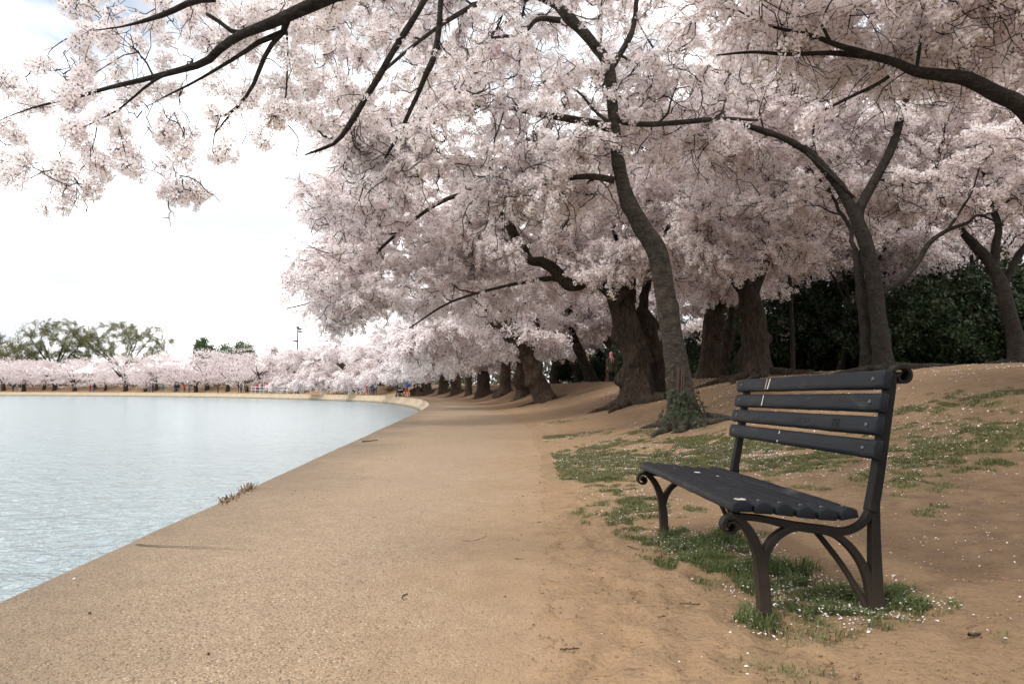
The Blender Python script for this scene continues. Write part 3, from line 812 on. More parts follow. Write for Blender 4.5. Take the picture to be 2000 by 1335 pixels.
def flower_sites(chains, n, r, rmax=0.02, out=0.0, spread=0.75, droop=-0.12, flat=0.5, clump=1.3):
    C, T = [], []
    for Q, rad in chains:
        P, q = resample(Q, 0.05, rad)
        k = q < rmax
        t = np.gradient(P, axis=0); t /= np.linalg.norm(t, axis=1)[:, None] + 1e-9
        C.append(P[k]); T.append(t[k])
    C, T = np.vstack(C), np.vstack(T)
    w = np.clip(0.75 + 1.1 * fbm(C * clump + 31.0, 3), 0.10, 1.6); i = r.choice(len(C), n, p=w / w.sum())
    P = C[i] + r.normal(0, 0.02, (n, 3)); D = T[i] * 0.75 + r.normal(0, spread, (n, 3)) * np.array([[1, 1, flat]])
    D[:, 2] += droop
    if out: P = P + D / np.linalg.norm(D, axis=1)[:, None] * out * r.uniform(0.3, 1, (n, 1))
    return P, D
def wood_mesh(name, chains, mat, big=0.03, origin=np.zeros(3)):
    sp = Soup()
    for Q, rad in chains:
        k = 8 if rad[0] > big * 2 else 6 if rad[0] > big else 4 if rad[0] > 0.009 else 3
        sp.tube(Q - origin, rad, k)
    return sp.mesh(name, [mat], True)
def trunk_mesh(name, P, rad, mat, origin, style='young', sides=26, step=0.06, flare=0.55, lobes=5, seed=0, top_cap=True, fh=0.28):
    """thick stem with root flare, burls and fluting as real relief"""
    P, rad = resample(P, step, rad)
    r = np.random.default_rng(seed)
    _, N, B = frames(P)
    a = np.linspace(0, 2 * math.pi, sides, endpoint=False)
    h = np.r_[0, np.cumsum(np.linalg.norm(np.diff(P, axis=0), axis=1))] - 0.25
    hh = np.clip(h, 0, None)[:, None]
    ph = r.uniform(0, 6.28, 3)
    fl = flare * np.exp(-hh / fh) * (1 + 0.55 * np.sin(lobes * a + ph[0])[None] + 0.3 * np.sin((lobes + 2) * a + ph[1])[None])
    unit = np.cos(a)[None, :, None] * N[:, None] + np.sin(a)[None, :, None] * B[:, None]
    S = (P[:, None] + rad[:, None, None] * unit).reshape(-1, 3)
    if style == 'young':
        rel = -0.02 + 0.07 * fbm(S * np.array([[2.5, 2.5, 3.0]]) + seed, 3) + 0.022 * fbm(S * np.array([[4, 4, 12.0]]) + seed, 3) + 0.07 * fbm(S * 5.0 + seed, 3) + 0.02 * fbm(S * 22 + seed, 2)
        burl = np.clip(fbm(S * 2.3 + 7 * seed, 2) - 0.30, 0, 1) * 0.7
    else:
        tw = np.stack([np.cos(a), np.sin(a)], 1)
        A_ = np.broadcast_to(tw[None], (len(P), sides, 2)).reshape(-1, 2)
        H = np.repeat(h, sides)
        flu = fbm(np.stack([A_[:, 0] * 2.6, A_[:, 1] * 2.6, H * 0.55 + seed], 1), 4, 0.6)
        rel = 0.30 * flu - 0.06 + 0.13 * fbm(np.stack([A_[:, 0] * 8, A_[:, 1] * 8, H * 1.6 + seed], 1), 3) + 0.24 * fbm(S * 1.9 + seed, 3)
        burl = np.clip(fbm(S * 1.9 + 7 * seed, 2) - 0.20, 0, 1) * 1.8
    K = (1 + fl.reshape(len(P), sides) + (rel + burl).reshape(len(P), sides))
    V = P[:, None] + (rad[:, None] * K)[:, :, None] * unit - origin
    n, k = len(P), sides
    i = np.arange(n - 1)[:, None] * k; j = np.arange(k)[None]
    q = np.stack([i + j, i + (j + 1) % k, i + k + (j + 1) % k, i + k + j], -1).reshape(-1, 4)
    V = V.reshape(-1, 3); F = [q]
    if top_cap:
        V = np.vstack([V, (P[-1] - origin + (P[-1] - P[-2]) * 0.2)[None]]); b = (n - 1) * k
        F.append(np.stack([b + np.arange(k), b + (np.arange(k) + 1) % k, np.full(k, len(V) - 1)], 1))
    return np_mesh(name, V, F, True, [mat])
def root_chain(base, ang, L_, r0, r, lift=0.6):
    """surface root running out over the ground"""
    pts = []; x, y = base[0], base[1]; a = ang
    n = 6
    for k in range(n + 1):
        t = k / n
        pts.append((x, y, ground_z(x, y) + r0 * (1 - t) * lift - 0.02 * t - 0.03 * (t > 0.9), max(0.012, r0 * (1 - t) ** 0.8)))
        a += r.normal(0, 0.28); x += math.cos(a) * L_ / n; y += math.sin(a) * L_ / n
    return chain(pts, 5)

TREE_LOG = []
def cherry(label, base, trunks, limbs, zones, unit, n_units, seed, young=True, n_roots=4, root_len=0.9, root_r=0.09, sag=0.25, group=None,
           flare=0.55, rmax=0.02, step=0.22, tip=0.004, thick=0.009, sides=26, size=(0.8, 1.25), reach=None, name='cherry_tree', trunk_attach=0.55,
           flower_kw=None, root_dirs=None, tstep=0.06, bark_key=None, n_twigs=0, twig_len=1.0, twig_r=0.012, twig_lift=0.0, fh=0.28, lobes=5):
    """a whole cherry tree: hi-relief trunk(s), limbs, grown branches and scattered blossom"""
    r = np.random.default_rng(seed)
    base = np.array(base, float)
    root = empty(name, base)
    tag(root, label, 'cherry tree', group)
    bark = M[bark_key] if bark_key else M['bark'] if young else M['old_bark']
    skel = []
    for k, (P, rad) in enumerate(trunks):
        me = trunk_mesh('trunk', P, rad, bark, base, 'young' if young else 'old', sides, tstep, flare if k == 0 else flare * 0.6, lobes, seed + k, fh=fh)
        link('trunk', me, root)
        c = int(len(P) * trunk_attach); skel.append((P[c:], rad[c:]))
    for P, rad in limbs:
        me = trunk_mesh('limb', P, rad, bark, base, 'young', 12, max(0.05, tstep), 0.0, 3, seed + 9)
        link('limb', me, root); skel.append((P, rad))
    roots = []
    for k in range(n_roots):
        a = root_dirs[k] if root_dirs else r.uniform(0, 6.28)
        roots.append(root_chain(base + 0.5 * trunks[0][1][0] * np.array((math.cos(a), math.sin(a), 0)), a, root_len * r.uniform(0.6, 1.2), root_r * r.uniform(0.7, 1.1), r))
    for P, rad in roots:
        me = trunk_mesh('root', P, rad, bark, base, 'young', 10, 0.07, 0.0, 3, seed + 4)
        link('root', me, root)
    attr = np.vstack([z if isinstance(z, np.ndarray) else ellipsoid(*z[:3], r, **(z[3] if len(z) > 3 else {})) for z in zones])
    br = grow(skel, attr, r, step, sag, tip, thick, reach)
    kw = dict(rmax=rmax); kw.update(flower_kw or {})
    P, D = flower_sites(br + [(p, q) for p, q in limbs if q[-1] < rmax], n_units, r, **kw)
    tw = []                                                  # long bare twigs that thread through and out of the blossom
    if n_twigs:
        C, T = flower_sites(br, n_twigs, r, rmax=rmax * 1.4, spread=0.55, droop=-0.15)
        for c, t in zip(C, T):
            L_ = r.uniform(0.35, 1.0) * twig_len; t = t / np.linalg.norm(t); p = c.copy(); pts = [p]
            for q_ in range(7):
                t = t + r.normal(0, 0.42, 3) + np.array((0, 0, twig_lift)); t /= np.linalg.norm(t); p = p + t * L_ / 7; pts.append(p)
                if q_ in (2, 4):
                    u = t + r.normal(0, 0.7, 3); u /= np.linalg.norm(u); v = u + r.normal(0, 0.5, 3); tw.append((np.array([p, p + u * L_ * 0.16, p + u * L_ * 0.16 + v / np.linalg.norm(v) * L_ * 0.14]), np.array([0.6, 0.45, 0.3]) * twig_r))
            tw.append((np.array(pts), np.linspace(twig_r, twig_r * 0.35, 8)))
    o = link('branches', wood_mesh('branches', br + tw, bark, origin=base), root); o['kind'] = 'stuff'
    add_crown(root, crown_points('crown', P - base, D, unit, r, size), unit)
    TREE_LOG.append((label, len(br), n_units))
    return root
def trunk_from_px(lst, d, k=0.36, sink=0.25):
    """trunk control points from photo pixels; the first stands on the ground"""
    c = pxc(lst, d, k)
    g = c[0]
    z = ground_z(g[0], g[1])
    c[0] = (g[0], g[1], z, g[3])
    return chain([(g[0], g[1], z - sink, g[3] * 1.05)] + c, 10), np.array((g[0], g[1], z))

# ------------------------------------------------------------------ the trees around the bench
def near_trees():
    # --- ivy-footed leaning tree beside the bench
    d = hit(1338, 833)[1]
    print('ivy tree', d)
    (P, q), b = trunk_from_px([(1338, 833, 96), (1330, 770, 68), (1320, 700, 60), (1306, 620, 56), (1294, 540, 54), (1280, 485, 54), (1252, 440, 48), (1222, 380, 40),
                               (1206, 300, 33), (1197, 215, 30), (1188, 130, 30), (1150, 75, 29), (1112, 35, 28), (1060, -20, 22), (1000, -90, 18), (900, -170, 13)], d, 0.37)
    lim = [chain(pxc([(1200, 352, 18), (1160, 345, 15), (1120, 347, 12), (1082, 356, 9), (1040, 372, 5)], d), 6),
           chain(pxc([(1196, 250, 22), (1150, 240, 20), (1110, 232, 17), (1050, 222, 13), (985, 210, 8), (900, 205, 4)], d), 6),
           chain(pxc([(1200, 236, 14), (1260, 243, 13), (1340, 238, 12), (1412, 232, 9), (1480, 235, 6)], d + 0.2), 6),
           chain(pxc([(1190, 240, 10), (1160, 215, 7), (1130, 180, 5), (1090, 160, 3)], d - 0.2), 6),
           chain(pxc([(1095, 40, 14), (1050, 38, 12), (1020, 66, 8), (960, 74, 5)], d - 0.2), 6),
           chain(pxc([(1060, -20, 20), (980, -10, 15), (900, 25, 11), (820, 80, 8), (740, 150, 5), (690, 230, 3)], d - 0.3), 6),
           chain(pxc([(1190, 140, 16), (1235, 60, 12), (1250, -30, 10), (1300, -120, 8)], d + 0.4), 6)]
    c = at(900, 20, d)
    zones = [((c[0] + 0.3, d + 0.7, c[2] + 0.6), (3.2, 2.6, 1.7), 150, dict(zmin=4.2)),
             ((at(1000, 240, d)[0], d + 0.3, at(1000, 240, d)[2]), (2.0, 1.5, 1.0), 70),
             ((at(1330, 150, d)[0], d + 0.8, at(1330, 150, d)[2]), (1.6, 1.6, 1.0), 60),
             ((at(760, 300, d)[0], d - 0.2, at(760, 300, d)[2]), (0.9, 1.2, 0.7), 40),
             ((at(1050, 380, d)[0], d + 0.2, at(1050, 380, d)[2]), (1.2, 0.9, 0.35), 26)]
    cherry('leaning grey cherry tree with ivy round its foot, standing behind the bench', b, [(P, q)], lim, zones, 'spray', 3900, 101, True,
           n_roots=5, root_len=0.8, root_r=0.11, flare=0.36, sag=0.45, bark_key='grey_bark', n_twigs=850, thick=0.013, rmax=0.014, root_dirs=[3.6, 4.4, 5.4, 0.0, 2.2], trunk_attach=0.6, lobes=4, fh=0.22)
    ivy(b, P, q)

    # --- the burly old tree with a double bole and a thick limb thrown out over the path
    d = 17.5
    (P, q), b = trunk_from_px([(1243, 780, 104), (1246, 730, 84), (1238, 680, 80), (1222, 620, 78), (1205, 575, 66), (1180, 552, 40)], d, 0.33)
    (P2, q2), _ = trunk_from_px([(1285, 772, 60), (1278, 720, 46), (1266, 660, 40), (1256, 610, 30), (1262, 560, 20)], d + 0.5)
    lim = [chain(pxc([(1215, 585, 52), (1180, 552, 42), (1150, 544, 36), (1112, 556, 28), (1085, 528, 26), (1060, 512, 24), (1035, 508, 20), (1018, 480, 22), (1000, 452, 21),
                      (985, 425, 17), (965, 410, 14), (930, 370, 9)], d - 0.3), 8),
           chain(pxc([(1108, 556, 20), (1090, 545, 14), (1060, 545, 10), (980, 560, 7), (880, 590, 5), (800, 640, 3)], d - 0.3), 6),
           chain(pxc([(1228, 590, 34), (1232, 540, 22), (1226, 520, 16), (1200, 450, 12), (1190, 380, 9)], d), 6),
           chain(pxc([(1262, 560, 22), (1290, 480, 16), (1340, 380, 12), (1360, 320, 8)], d + 0.6), 6),
           chain(pxc([(930, 370, 12), (850, 400, 9), (760, 470, 7), (690, 540, 5), (620, 585, 4), (560, 603, 3)], d - 1.0), 6)]
    zones = [((-1.3, 18.3, 5.0), (4.4, 2.6, 2.4), 320, dict(zmin=2.6)), (tuple(at(880, 425, 18.5)), (1.6, 1.2, 0.9), 50), (tuple(at(960, 480, 18.5)), (1.4, 1.2, 0.8), 40), ((2.8, 17.4, 5.5), (3.2, 3.0, 2.4), 110, dict(zmin=3.1)), ((2.5, 16.3, 3.9), (1.3, 0.7, 0.5), 26),
             ((at(680, 560, 16)[0], 15.8, at(680, 560, 16)[2]), (1.4, 1.5, 1.1), 95), ((at(700, 400, 16)[0], 16, at(700, 400, 16)[2]), (1.4, 1.4, 1.1), 70)]
    cherry('burly old cherry tree with hollow furrowed bole, its thick limb reaching over the path', b, [(P, q), (P2, q2)], lim, zones, 'spray', 7400, 202, False,
           n_roots=6, root_len=1.5, root_r=0.16, flare=0.16, sides=44, sag=0.4, n_twigs=850, thick=0.013, rmax=0.016, root_dirs=[3.5, 4.0, 4.9, 5.6, 0.2, 2.5], trunk_attach=0.8, size=(0.9, 1.5), fh=0.35)

    # --- old hollow bole with burl, behind the bench back
    d = 17.0
    (P, q), b = trunk_from_px([(1476, 737, 78), (1474, 690, 64), (1470, 630, 58), (1462, 580, 46), (1444, 548, 26)], d, 0.40)
    lim = [chain(pxc([(1455, 562, 36), (1435, 545, 26), (1420, 520, 18), (1385, 470, 13), (1350, 420, 9), (1330, 350, 7)], d), 6),
           chain(pxc([(1462, 560, 18), (1455, 530, 12), (1475, 500, 8), (1500, 480, 5)], d - 0.3), 6),
           chain(pxc([(1470, 570, 30), (1500, 500, 20), (1540, 420, 14), (1560, 340, 9)], d + 0.5), 6)]
    cherry('old cherry tree with a swollen hollow bole and mossy spreading roots', b, [(P, q)], lim,
           [((5.6, 17.2, 5.8), (3.6, 3.2, 2.6), 210, dict(zmin=3.25)), ((5.2, 15.9, 4.1), (2.2, 0.9, 0.6), 46)], 'spray', 3400, 303, False, n_roots=7, root_len=2.4, root_r=0.15, flare=0.18,
           sides=40, sag=0.35, n_twigs=550, thick=0.013, rmax=0.016, root_dirs=[3.4, 3.7, 4.3, 5.0, 5.9, 0.0, 6.1], trunk_attach=0.8, size=(0.9, 1.5))
    # --- dark pair of boles further back
    d = 21.5
    (P, q), b = trunk_from_px([(1384, 746, 60), (1386, 700, 54), (1392, 650, 52), (1394, 600, 44), (1392, 560, 26)], d)
    (P2, q2), _ = trunk_from_px([(1412, 742, 30), (1416, 690, 24), (1424, 640, 20), (1430, 600, 14)], d + 0.7)
    lim = [chain(pxc([(1392, 580, 30), (1388, 530, 22), (1370, 460, 15), (1350, 400, 10), (1300, 330, 7)], d), 6), chain(pxc([(1396, 575, 24), (1420, 520, 16), (1440, 440, 11), (1470, 380, 8)], d), 6)]
    cherry('dark gnarled cherry tree with a second thin stem, behind the ivy tree', b, [(P, q), (P2, q2)], lim, [((6.2, 22.2, 6.6), (4.6, 3.8, 3.2), 230, dict(zmin=3.5)), ((6.4, 20.6, 4.0), (2.0, 0.8, 0.5), 30)],
           'spray', 2900, 404, False, n_roots=4, root_len=1.4, root_r=0.13, sides=36, flare=0.16, trunk_attach=0.7, size=(1.2, 1.9))
    # --- twin-stemmed forked tree right of centre
    d = 12.5
    (P, q), b = trunk_from_px([(1726, 728, 60), (1722, 680, 50), (1714, 610, 47), (1706, 540, 47), (1692, 480, 44), (1674, 430, 40), (1662, 405, 36), (1648, 380, 28)], d, 0.31)
    (P2, q2), _ = trunk_from_px([(1697, 728, 42), (1692, 670, 31), (1686, 600, 27), (1678, 540, 24), (1672, 490, 20)], d + 0.25, 0.36)
    lim = [chain(pxc([(1680, 450, 24), (1664, 410, 26), (1640, 365, 25), (1610, 330, 23), (1580, 298, 20), (1535, 272, 15), (1490, 255, 14), (1440, 238, 14), (1410, 215, 13), (1375, 178, 13), (1338, 148, 11), (1295, 172, 9),
                      (1255, 184, 7), (1215, 186, 5)], d, 0.40), 8),
           chain(pxc([(1688, 465, 22), (1676, 420, 25), (1690, 385, 24), (1718, 335, 23), (1745, 280, 21), (1765, 205, 19), (1782, 155, 16), (1800, 80, 12), (1806, 10, 9), (1800, -60, 6)], d, 0.40), 8),
           chain(pxc([(1716, 575, 18), (1735, 562, 16), (1760, 548, 14), (1790, 515, 13), (1815, 475, 12), (1850, 450, 10), (1890, 435, 8), (1912, 420, 6), (1960, 440, 4)], d, 0.42), 8),
           chain(pxc([(1338, 148, 9), (1300, 150, 6), (1285, 110, 5), (1250, 50, 4), (1232, 0, 3)], d - 0.4), 6),
           chain(pxc([(1850, 450, 7), (1880, 405, 5), (1900, 370, 4), (1920, 300, 3)], d - 0.2), 6),
           chain(pxc([(1575, 300, 8), (1620, 340, 6), (1668, 385, 6)], d - 0.1), 4)]
    zones = [((6.6, 14.0, 6.7), (3.6, 2.2, 1.5), 190, dict(zmin=5.0)), ((3.9, 13.4, 6.1), (2.0, 1.2, 1.0), 90), ((8.8, 13.0, 5.0), (1.8, 1.8, 0.9), 60), ((6.0, 13.6, 5.2), (2.4, 1.0, 0.8), 50)]
    cherry('forked twin-stemmed cherry tree rising behind the bench back', b, [(P, q), (P2, q2)], lim, zones, 'spray', 3500, 505, True, n_roots=6, root_len=1.3, root_r=0.10,
           flare=0.30, sag=0.3, n_twigs=700, thick=0.013, rmax=0.014, root_dirs=[3.3, 3.6, 4.2, 5.2, 0.3, 2.8], trunk_attach=0.85, size=(0.85, 1.3))
    # --- leaning tree at the right margin
    d = 13.5
    (P, q), b = trunk_from_px([(1992, 716, 50), (1982, 660, 40), (1968, 600, 36), (1952, 550, 33), (1938, 520, 28)], d)
    lim = [chain(pxc([(1942, 530, 26), (1925, 500, 22), (1900, 475, 20), (1878, 450, 15), (1850, 400, 10), (1830, 340, 7)], d), 6),
           chain(pxc([(1942, 528, 22), (1945, 480, 18), (1950, 440, 14), (1930, 380, 11), (1918, 300, 11), (1915, 200, 9), (1905, 120, 6)], d), 6),
           chain(pxc([(1960, 560, 18), (1985, 505, 14), (2010, 470, 12), (2060, 400, 8)], d + 0.4), 6)]
    cherry('cherry tree leaning in at the margin in front of the dark evergreens', b, [(P, q)], lim, [((10.8, 14.2, 6.6), (3.4, 3.0, 1.9), 190, dict(zmin=4.3)), ((9.3, 14, 4.8), (1.6, 1.4, 0.5), 36)], 'spray', 2900, 606, True,
           n_roots=4, root_len=0.9, root_r=0.08, flare=0.3, sag=0.3, n_twigs=500, thick=0.013, rmax=0.014, trunk_attach=0.8, size=(0.85, 1.35))
    # --- tree standing just outside the picture whose limb crosses the upper corner
    bx, by = 5.9, 6.4
    bz = ground_z(bx, by)
    P, q = chain([(bx, by, bz - 0.25, 0.25), (bx, by, bz, 0.23), (bx - 0.1, by - 0.05, bz + 0.9, 0.19), (bx - 0.25, by - 0.1, bz + 1.6, 0.17), (bx - 0.5, by - 0.2, bz + 2.1, 0.13)], 10)
    j = at(2060, 245, 6.0)
    lim = [chain([(bx - 0.3, by - 0.12, bz + 1.7, 0.13), (*(j + np.array((0.25, 0.15, -0.25))), 0.11)] + pxc([(2000, 212, 40), (1950, 185, 36), (1890, 155, 33), (1840, 147, 28), (1790, 140, 25), (1745, 120, 18),
                 (1700, 108, 15), (1640, 90, 12), (1580, 68, 10), (1500, 50, 6), (1440, 20, 4)], 6.0), 8),
           chain(pxc([(1790, 138, 16), (1740, 122, 13), (1690, 110, 12), (1620, 104, 11), (1540, 106, 9), (1470, 102, 7), (1400, 108, 4)], 6.1), 6),
           chain(pxc([(1800, 60, 4, 6.0), (1795, 100, 7, 6.0), (1790, 138, 9, 6.0)][::-1], 6.0), 6),
           chain(pxc([(1735, 150, 9), (1712, 165, 8), (1660, 190, 7), (1610, 215, 5)], 6.1), 6),
           chain([(bx - 0.4, by - 0.15, bz + 2.0, 0.12), (bx - 0.3, by + 0.6, bz + 3.0, 0.09), (bx + 0.2, by + 1.4, bz + 4.0, 0.06)], 8),
           chain([(bx - 0.4, by - 0.15, bz + 2.0, 0.10), (bx + 0.5, by - 0.6, bz + 3.0, 0.07), (bx + 1.2, by - 1.4, bz + 3.8, 0.04)], 8)]
    zones = [((at(1700, 40, 6.2)[0], 6.3, at(1700, 40, 6.2)[2] + 0.15), (1.9, 1.1, 0.5), 110), ((at(1900, 60, 6.4)[0], 6.6, at(1900, 40, 6.4)[2]), (1.3, 1.1, 0.7), 70),
             ((6.4, 7.0, 5.2), (2.4, 2.2, 1.2), 80, dict(zmin=4.2)), ((at(1500, -10, 6.2)[0], 6.3, at(1500, -10, 6.2)[2]), (1.0, 0.9, 0.45), 40)]
    cherry('cherry tree beyond the picture edge whose dark limb sweeps in across the upper corner', (bx, by, bz), [(P, q)], lim, zones, 'spray', 2300, 707, True, n_roots=3, flare=0.3, sag=0.25, twig_r=0.007, n_twigs=500, thick=0.013, rmax=0.013, size=(0.7, 1.05),
           trunk_attach=0.9)

def ivy(b, P, q):
    """ivy leaves wrapped round the foot of the leaning tree"""
    r = np.random.default_rng(77); sp = Soup()
    Pq, rq = resample(P, 0.02, q)
    hts = Pq[:, 2] - b[2]
    C, D = [], []
    for k in range(760):
        h = r.uniform(0.0, 0.62) if k % 3 else abs(r.normal(0.1, 0.32)); h = min(h, 0.8)
        a = r.normal(-1.75, 1.25)
        if fbm(np.array([[a * 1.3, h * 3.2, 2.0]]), 2)[0] < -0.16: continue
        i = int(np.argmin(np.abs(hts - h)))
        fl = 1 + 0.36 * math.exp(-h / 0.22) * 0.9
        d = np.array((math.cos(a), math.sin(a), 0.15)); C.append(Pq[i] + d * (rq[i] * fl * 1.12 + r.uniform(0.0, 0.035)) - b); D.append(d)
    for k in range(50):
        a = r.uniform(3.3, 5.9); dd = r.uniform(0.4, 0.75); x, y = b[0] + math.cos(a) * dd, b[1] + math.sin(a) * dd
        C.append(np.array((x, y, ground_z(x, y) + r.uniform(0.02, 0.08))) - b); D.append(np.array((math.cos(a) * 0.5, math.sin(a) * 0.5, 0.8)))
    C, D = np.array(C), np.array(D)
    n = len(C); D = D + r.normal(0, 0.35, D.shape)
    x, y, z = rot_to(D, r.uniform(0, 6.28, n)); s = r.uniform(0.022, 0.046, n)[:, None]
    for da in (0, 1.25, -1.25):          # three-lobed leaves
        t = np.stack([C - y * s * 0.6, C + (math.cos(da) * y - math.sin(da + 0.45) * x) * s * 0.75, C + (math.cos(da) * y + math.sin(da) * x) * s * 1.15 + z * s * 0.15, C + (math.cos(da) * y + math.sin(0.45 - da) * x) * s * 0.75], 1)
        sp.quads(t, 0)
    for k in range(9):
        a = r.uniform(3.2, 6.1); pts = [Pq[int(np.argmin(np.abs(hts - h)))] + np.array((math.cos(a + h), math.sin(a + h), 0)) * (rq[int(np.argmin(np.abs(hts - h)))] * (1.0 + 0.33 * math.exp(-h / 0.22))) - b for h in (0.0, 0.2, 0.4, 0.6, 0.85)]
        sp.tube(np.array(pts), 0.008, 4, 1)
    o = link('ivy', sp.mesh('ivy', [M['ivy'], M['twig']], False), None, b)
    tag(o, 'dark green ivy wrapped round the foot of the leaning cherry tree', 'ivy', kind='stuff')
near_trees()

def overhead_tree():
    """tree behind the viewpoint whose boughs hang into the upper part of the picture"""
    bx, by = 1.9, -1.5
    bz = ground_z(bx, by)
    P, q = chain([(bx, by, bz - 0.25, 0.24), (bx, by, bz, 0.22), (bx - 0.05, by + 0.1, bz + 1.0, 0.17), (bx - 0.2, by + 0.35, bz + 2.0, 0.15), (bx - 0.5, by + 0.8, bz + 2.8, 0.12)], 10)
    top = (bx - 0.5, by + 0.8, bz + 2.8)
    A = at(720, -70, 2.75); B = at(850, -60, 4.0); C2 = at(880, -70, 4.5)
    lim = [chain([(*top, 0.085), (0.45, 0.6, 3.35, 0.065), (-0.15, 1.9, 3.0, 0.045), (*A, 0.036)] + pxc([(640, -5, 27), (590, 18, 25), (530, 45, 22), (470, 68, 19), (430, 95, 17), (400, 122, 15), (340, 140, 12), (270, 158, 10),
                 (210, 172, 8), (150, 190, 6), (105, 200, 5), (50, 215, 3), (0, 235, 2)], 2.75, 0.5), 8),
           chain(pxc([(480, 66, 12), (450, 60, 11), (425, 40, 10), (405, 28, 9)], 2.75), 5),
           chain(pxc([(420, 0, 11), (380, 2, 13), (340, 20, 12), (300, 36, 11), (284, 40, 8), (240, 52, 4), (180, 60, 2)], 2.65, 0.5), 6),
           chain(pxc([(560, 40, 15), (555, 62, 13), (510, 80, 11), (480, 100, 9), (440, 125, 7), (380, 160, 5), (320, 190, 3)], 2.8, 0.5), 6),
           chain(pxc([(550, 66, 10), (525, 95, 9), (505, 140, 9), (490, 175, 7), (462, 210, 6), (440, 226, 5), (410, 226, 3)], 2.8, 0.5), 6),
           chain(pxc([(462, 208, 5), (440, 235, 4), (420, 260, 3)], 2.8), 4),
           chain(pxc([(300, 150, 5), (265, 100, 3), (190, 140, 2)], 2.75), 4),
           chain(pxc([(330, 142, 8), (290, 165, 6), (230, 215, 4), (160, 250, 3)], 2.7), 6),
           chain(pxc([(560, 62, 6), (562, 110, 4), (558, 190, 4), (550, 235, 2)], 2.85), 5),
           chain([(0.30, 0.9, 3.5, 0.055), (-0.05, 2.4, 3.6, 0.042), (*B, 0.03)] + pxc([(826, 5, 12), (790, 65, 13), (762, 110, 12), (740, 150, 12), (715, 190, 11), (690, 232, 12), (668, 265, 9), (650, 282, 7), (620, 294, 6), (597, 302, 3)], 4.0, 0.5), 8),
           chain([(0.35, 0.95, 3.52, 0.05), (0.1, 2.6, 3.8, 0.04), (*C2, 0.03)] + pxc([(862, -5, 12), (858, 50, 12), (848, 110, 11), (832, 145, 11), (818, 180, 9), (806, 205, 8), (790, 240, 8), (772, 275, 7), (752, 308, 4)], 4.5, 0.5), 8),
           chain(pxc([(650, 270, 6), (625, 262, 4), (612, 230, 3), (600, 200, 2)], 4.0), 4),
           chain([(*top, 0.075), (1.5, -0.2, 3.9, 0.05), (2.2, 0.6, 4.6, 0.03)], 8), chain([(*top, 0.075), (0.4, -1.2, 3.9, 0.05), (-0.4, -2.0, 4.4, 0.03)], 8)]
    r = np.random.default_rng(909)
    att = []
    def zone(cx, cy, rx, ry, n, d, dj):
        for _ in range(n):
            a, k = r.uniform(0, 6.28), math.sqrt(r.uniform(0, 1))
            att.append(at(cx + rx * k * math.cos(a), cy + ry * k * math.sin(a), d + 0.12 + r.uniform(-0.45 * dj, dj)))
    zone(110, 165, 110, 60, 26, 2.85, 0.30)
    zone(230, 110, 120, 80, 34, 2.8, 0.35)
    zone(400, 70, 150, 85, 44, 2.8, 0.40)
    zone(560, 60, 90, 80, 22, 2.9, 0.4)
    zone(300, 200, 120, 50, 18, 2.75, 0.3)
    zone(140, 0, 110, 40, 12, 2.7, 0.3)
    zone(70, 310, 50, 60, 12, 2.75, 0.2); zone(130, 370, 40, 45, 12, 2.75, 0.15); zone(30, 250, 25, 30, 4, 2.75, 0.15); zone(160, 300, 40, 40, 6, 2.75, 0.15)
    zone(310, 300, 45, 40, 9, 2.75, 0.15); zone(345, 370, 38, 25, 9, 2.75, 0.15); zone(360, 250, 50, 40, 7, 2.75, 0.2)
    zone(500, 210, 70, 50, 12, 2.8, 0.25); zone(560, 240, 45, 30, 5, 2.85, 0.2)
    zone(690, 120, 100, 110, 36, 4.0, 0.5); zone(640, 230, 55, 60, 10, 4.0, 0.4); zone(790, 210, 70, 90, 22, 4.4, 0.5); zone(880, 80, 90, 110, 24, 4.6, 0.5)
    zone(640, 10, 80, 40, 10, 3.6, 0.5)
    zone(990, 60, 60, 90, 12, 4.9, 0.5)
    zone(1500, 40, 220, 60, 0, 4.5, 0.4)
    b = np.array((bx, by, bz))
    # bare hanging twigs
    bare = []
    for px, py, dx, ly in ((432, 225, -12, 90), (470, 220, 8, 60), (150, 230, 20, 100), (190, 240, -6, 90), (230, 240, 12, 90), (340, 220, 15, 80)):
        c = pxc([(px, py, 2.6), (px + dx, py + ly * 0.4, 2.0), (px + dx * 1.4, py + ly * 0.75, 1.6), (px + dx * 0.4, py + ly, 1.2)], 2.75); bare.append(chain(c, 5, 0.004, int(px)))
    root = cherry('cherry tree behind the viewpoint, its boughs of large clear flowers hanging over the water', b, [(P, q)], lim + bare, [np.array(att)], 'pompom', 450, 808, True, n_roots=3, flare=0.3, sag=0.55, rmax=0.0085,
                  step=0.09, tip=0.0016, thick=0.0052, n_twigs=150, twig_len=0.26, twig_r=0.0032, size=(0.75, 1.15), reach=1.6, trunk_attach=0.9, flower_kw=dict(spread=1.0, out=0.05, droop=-0.2))
overhead_tree()

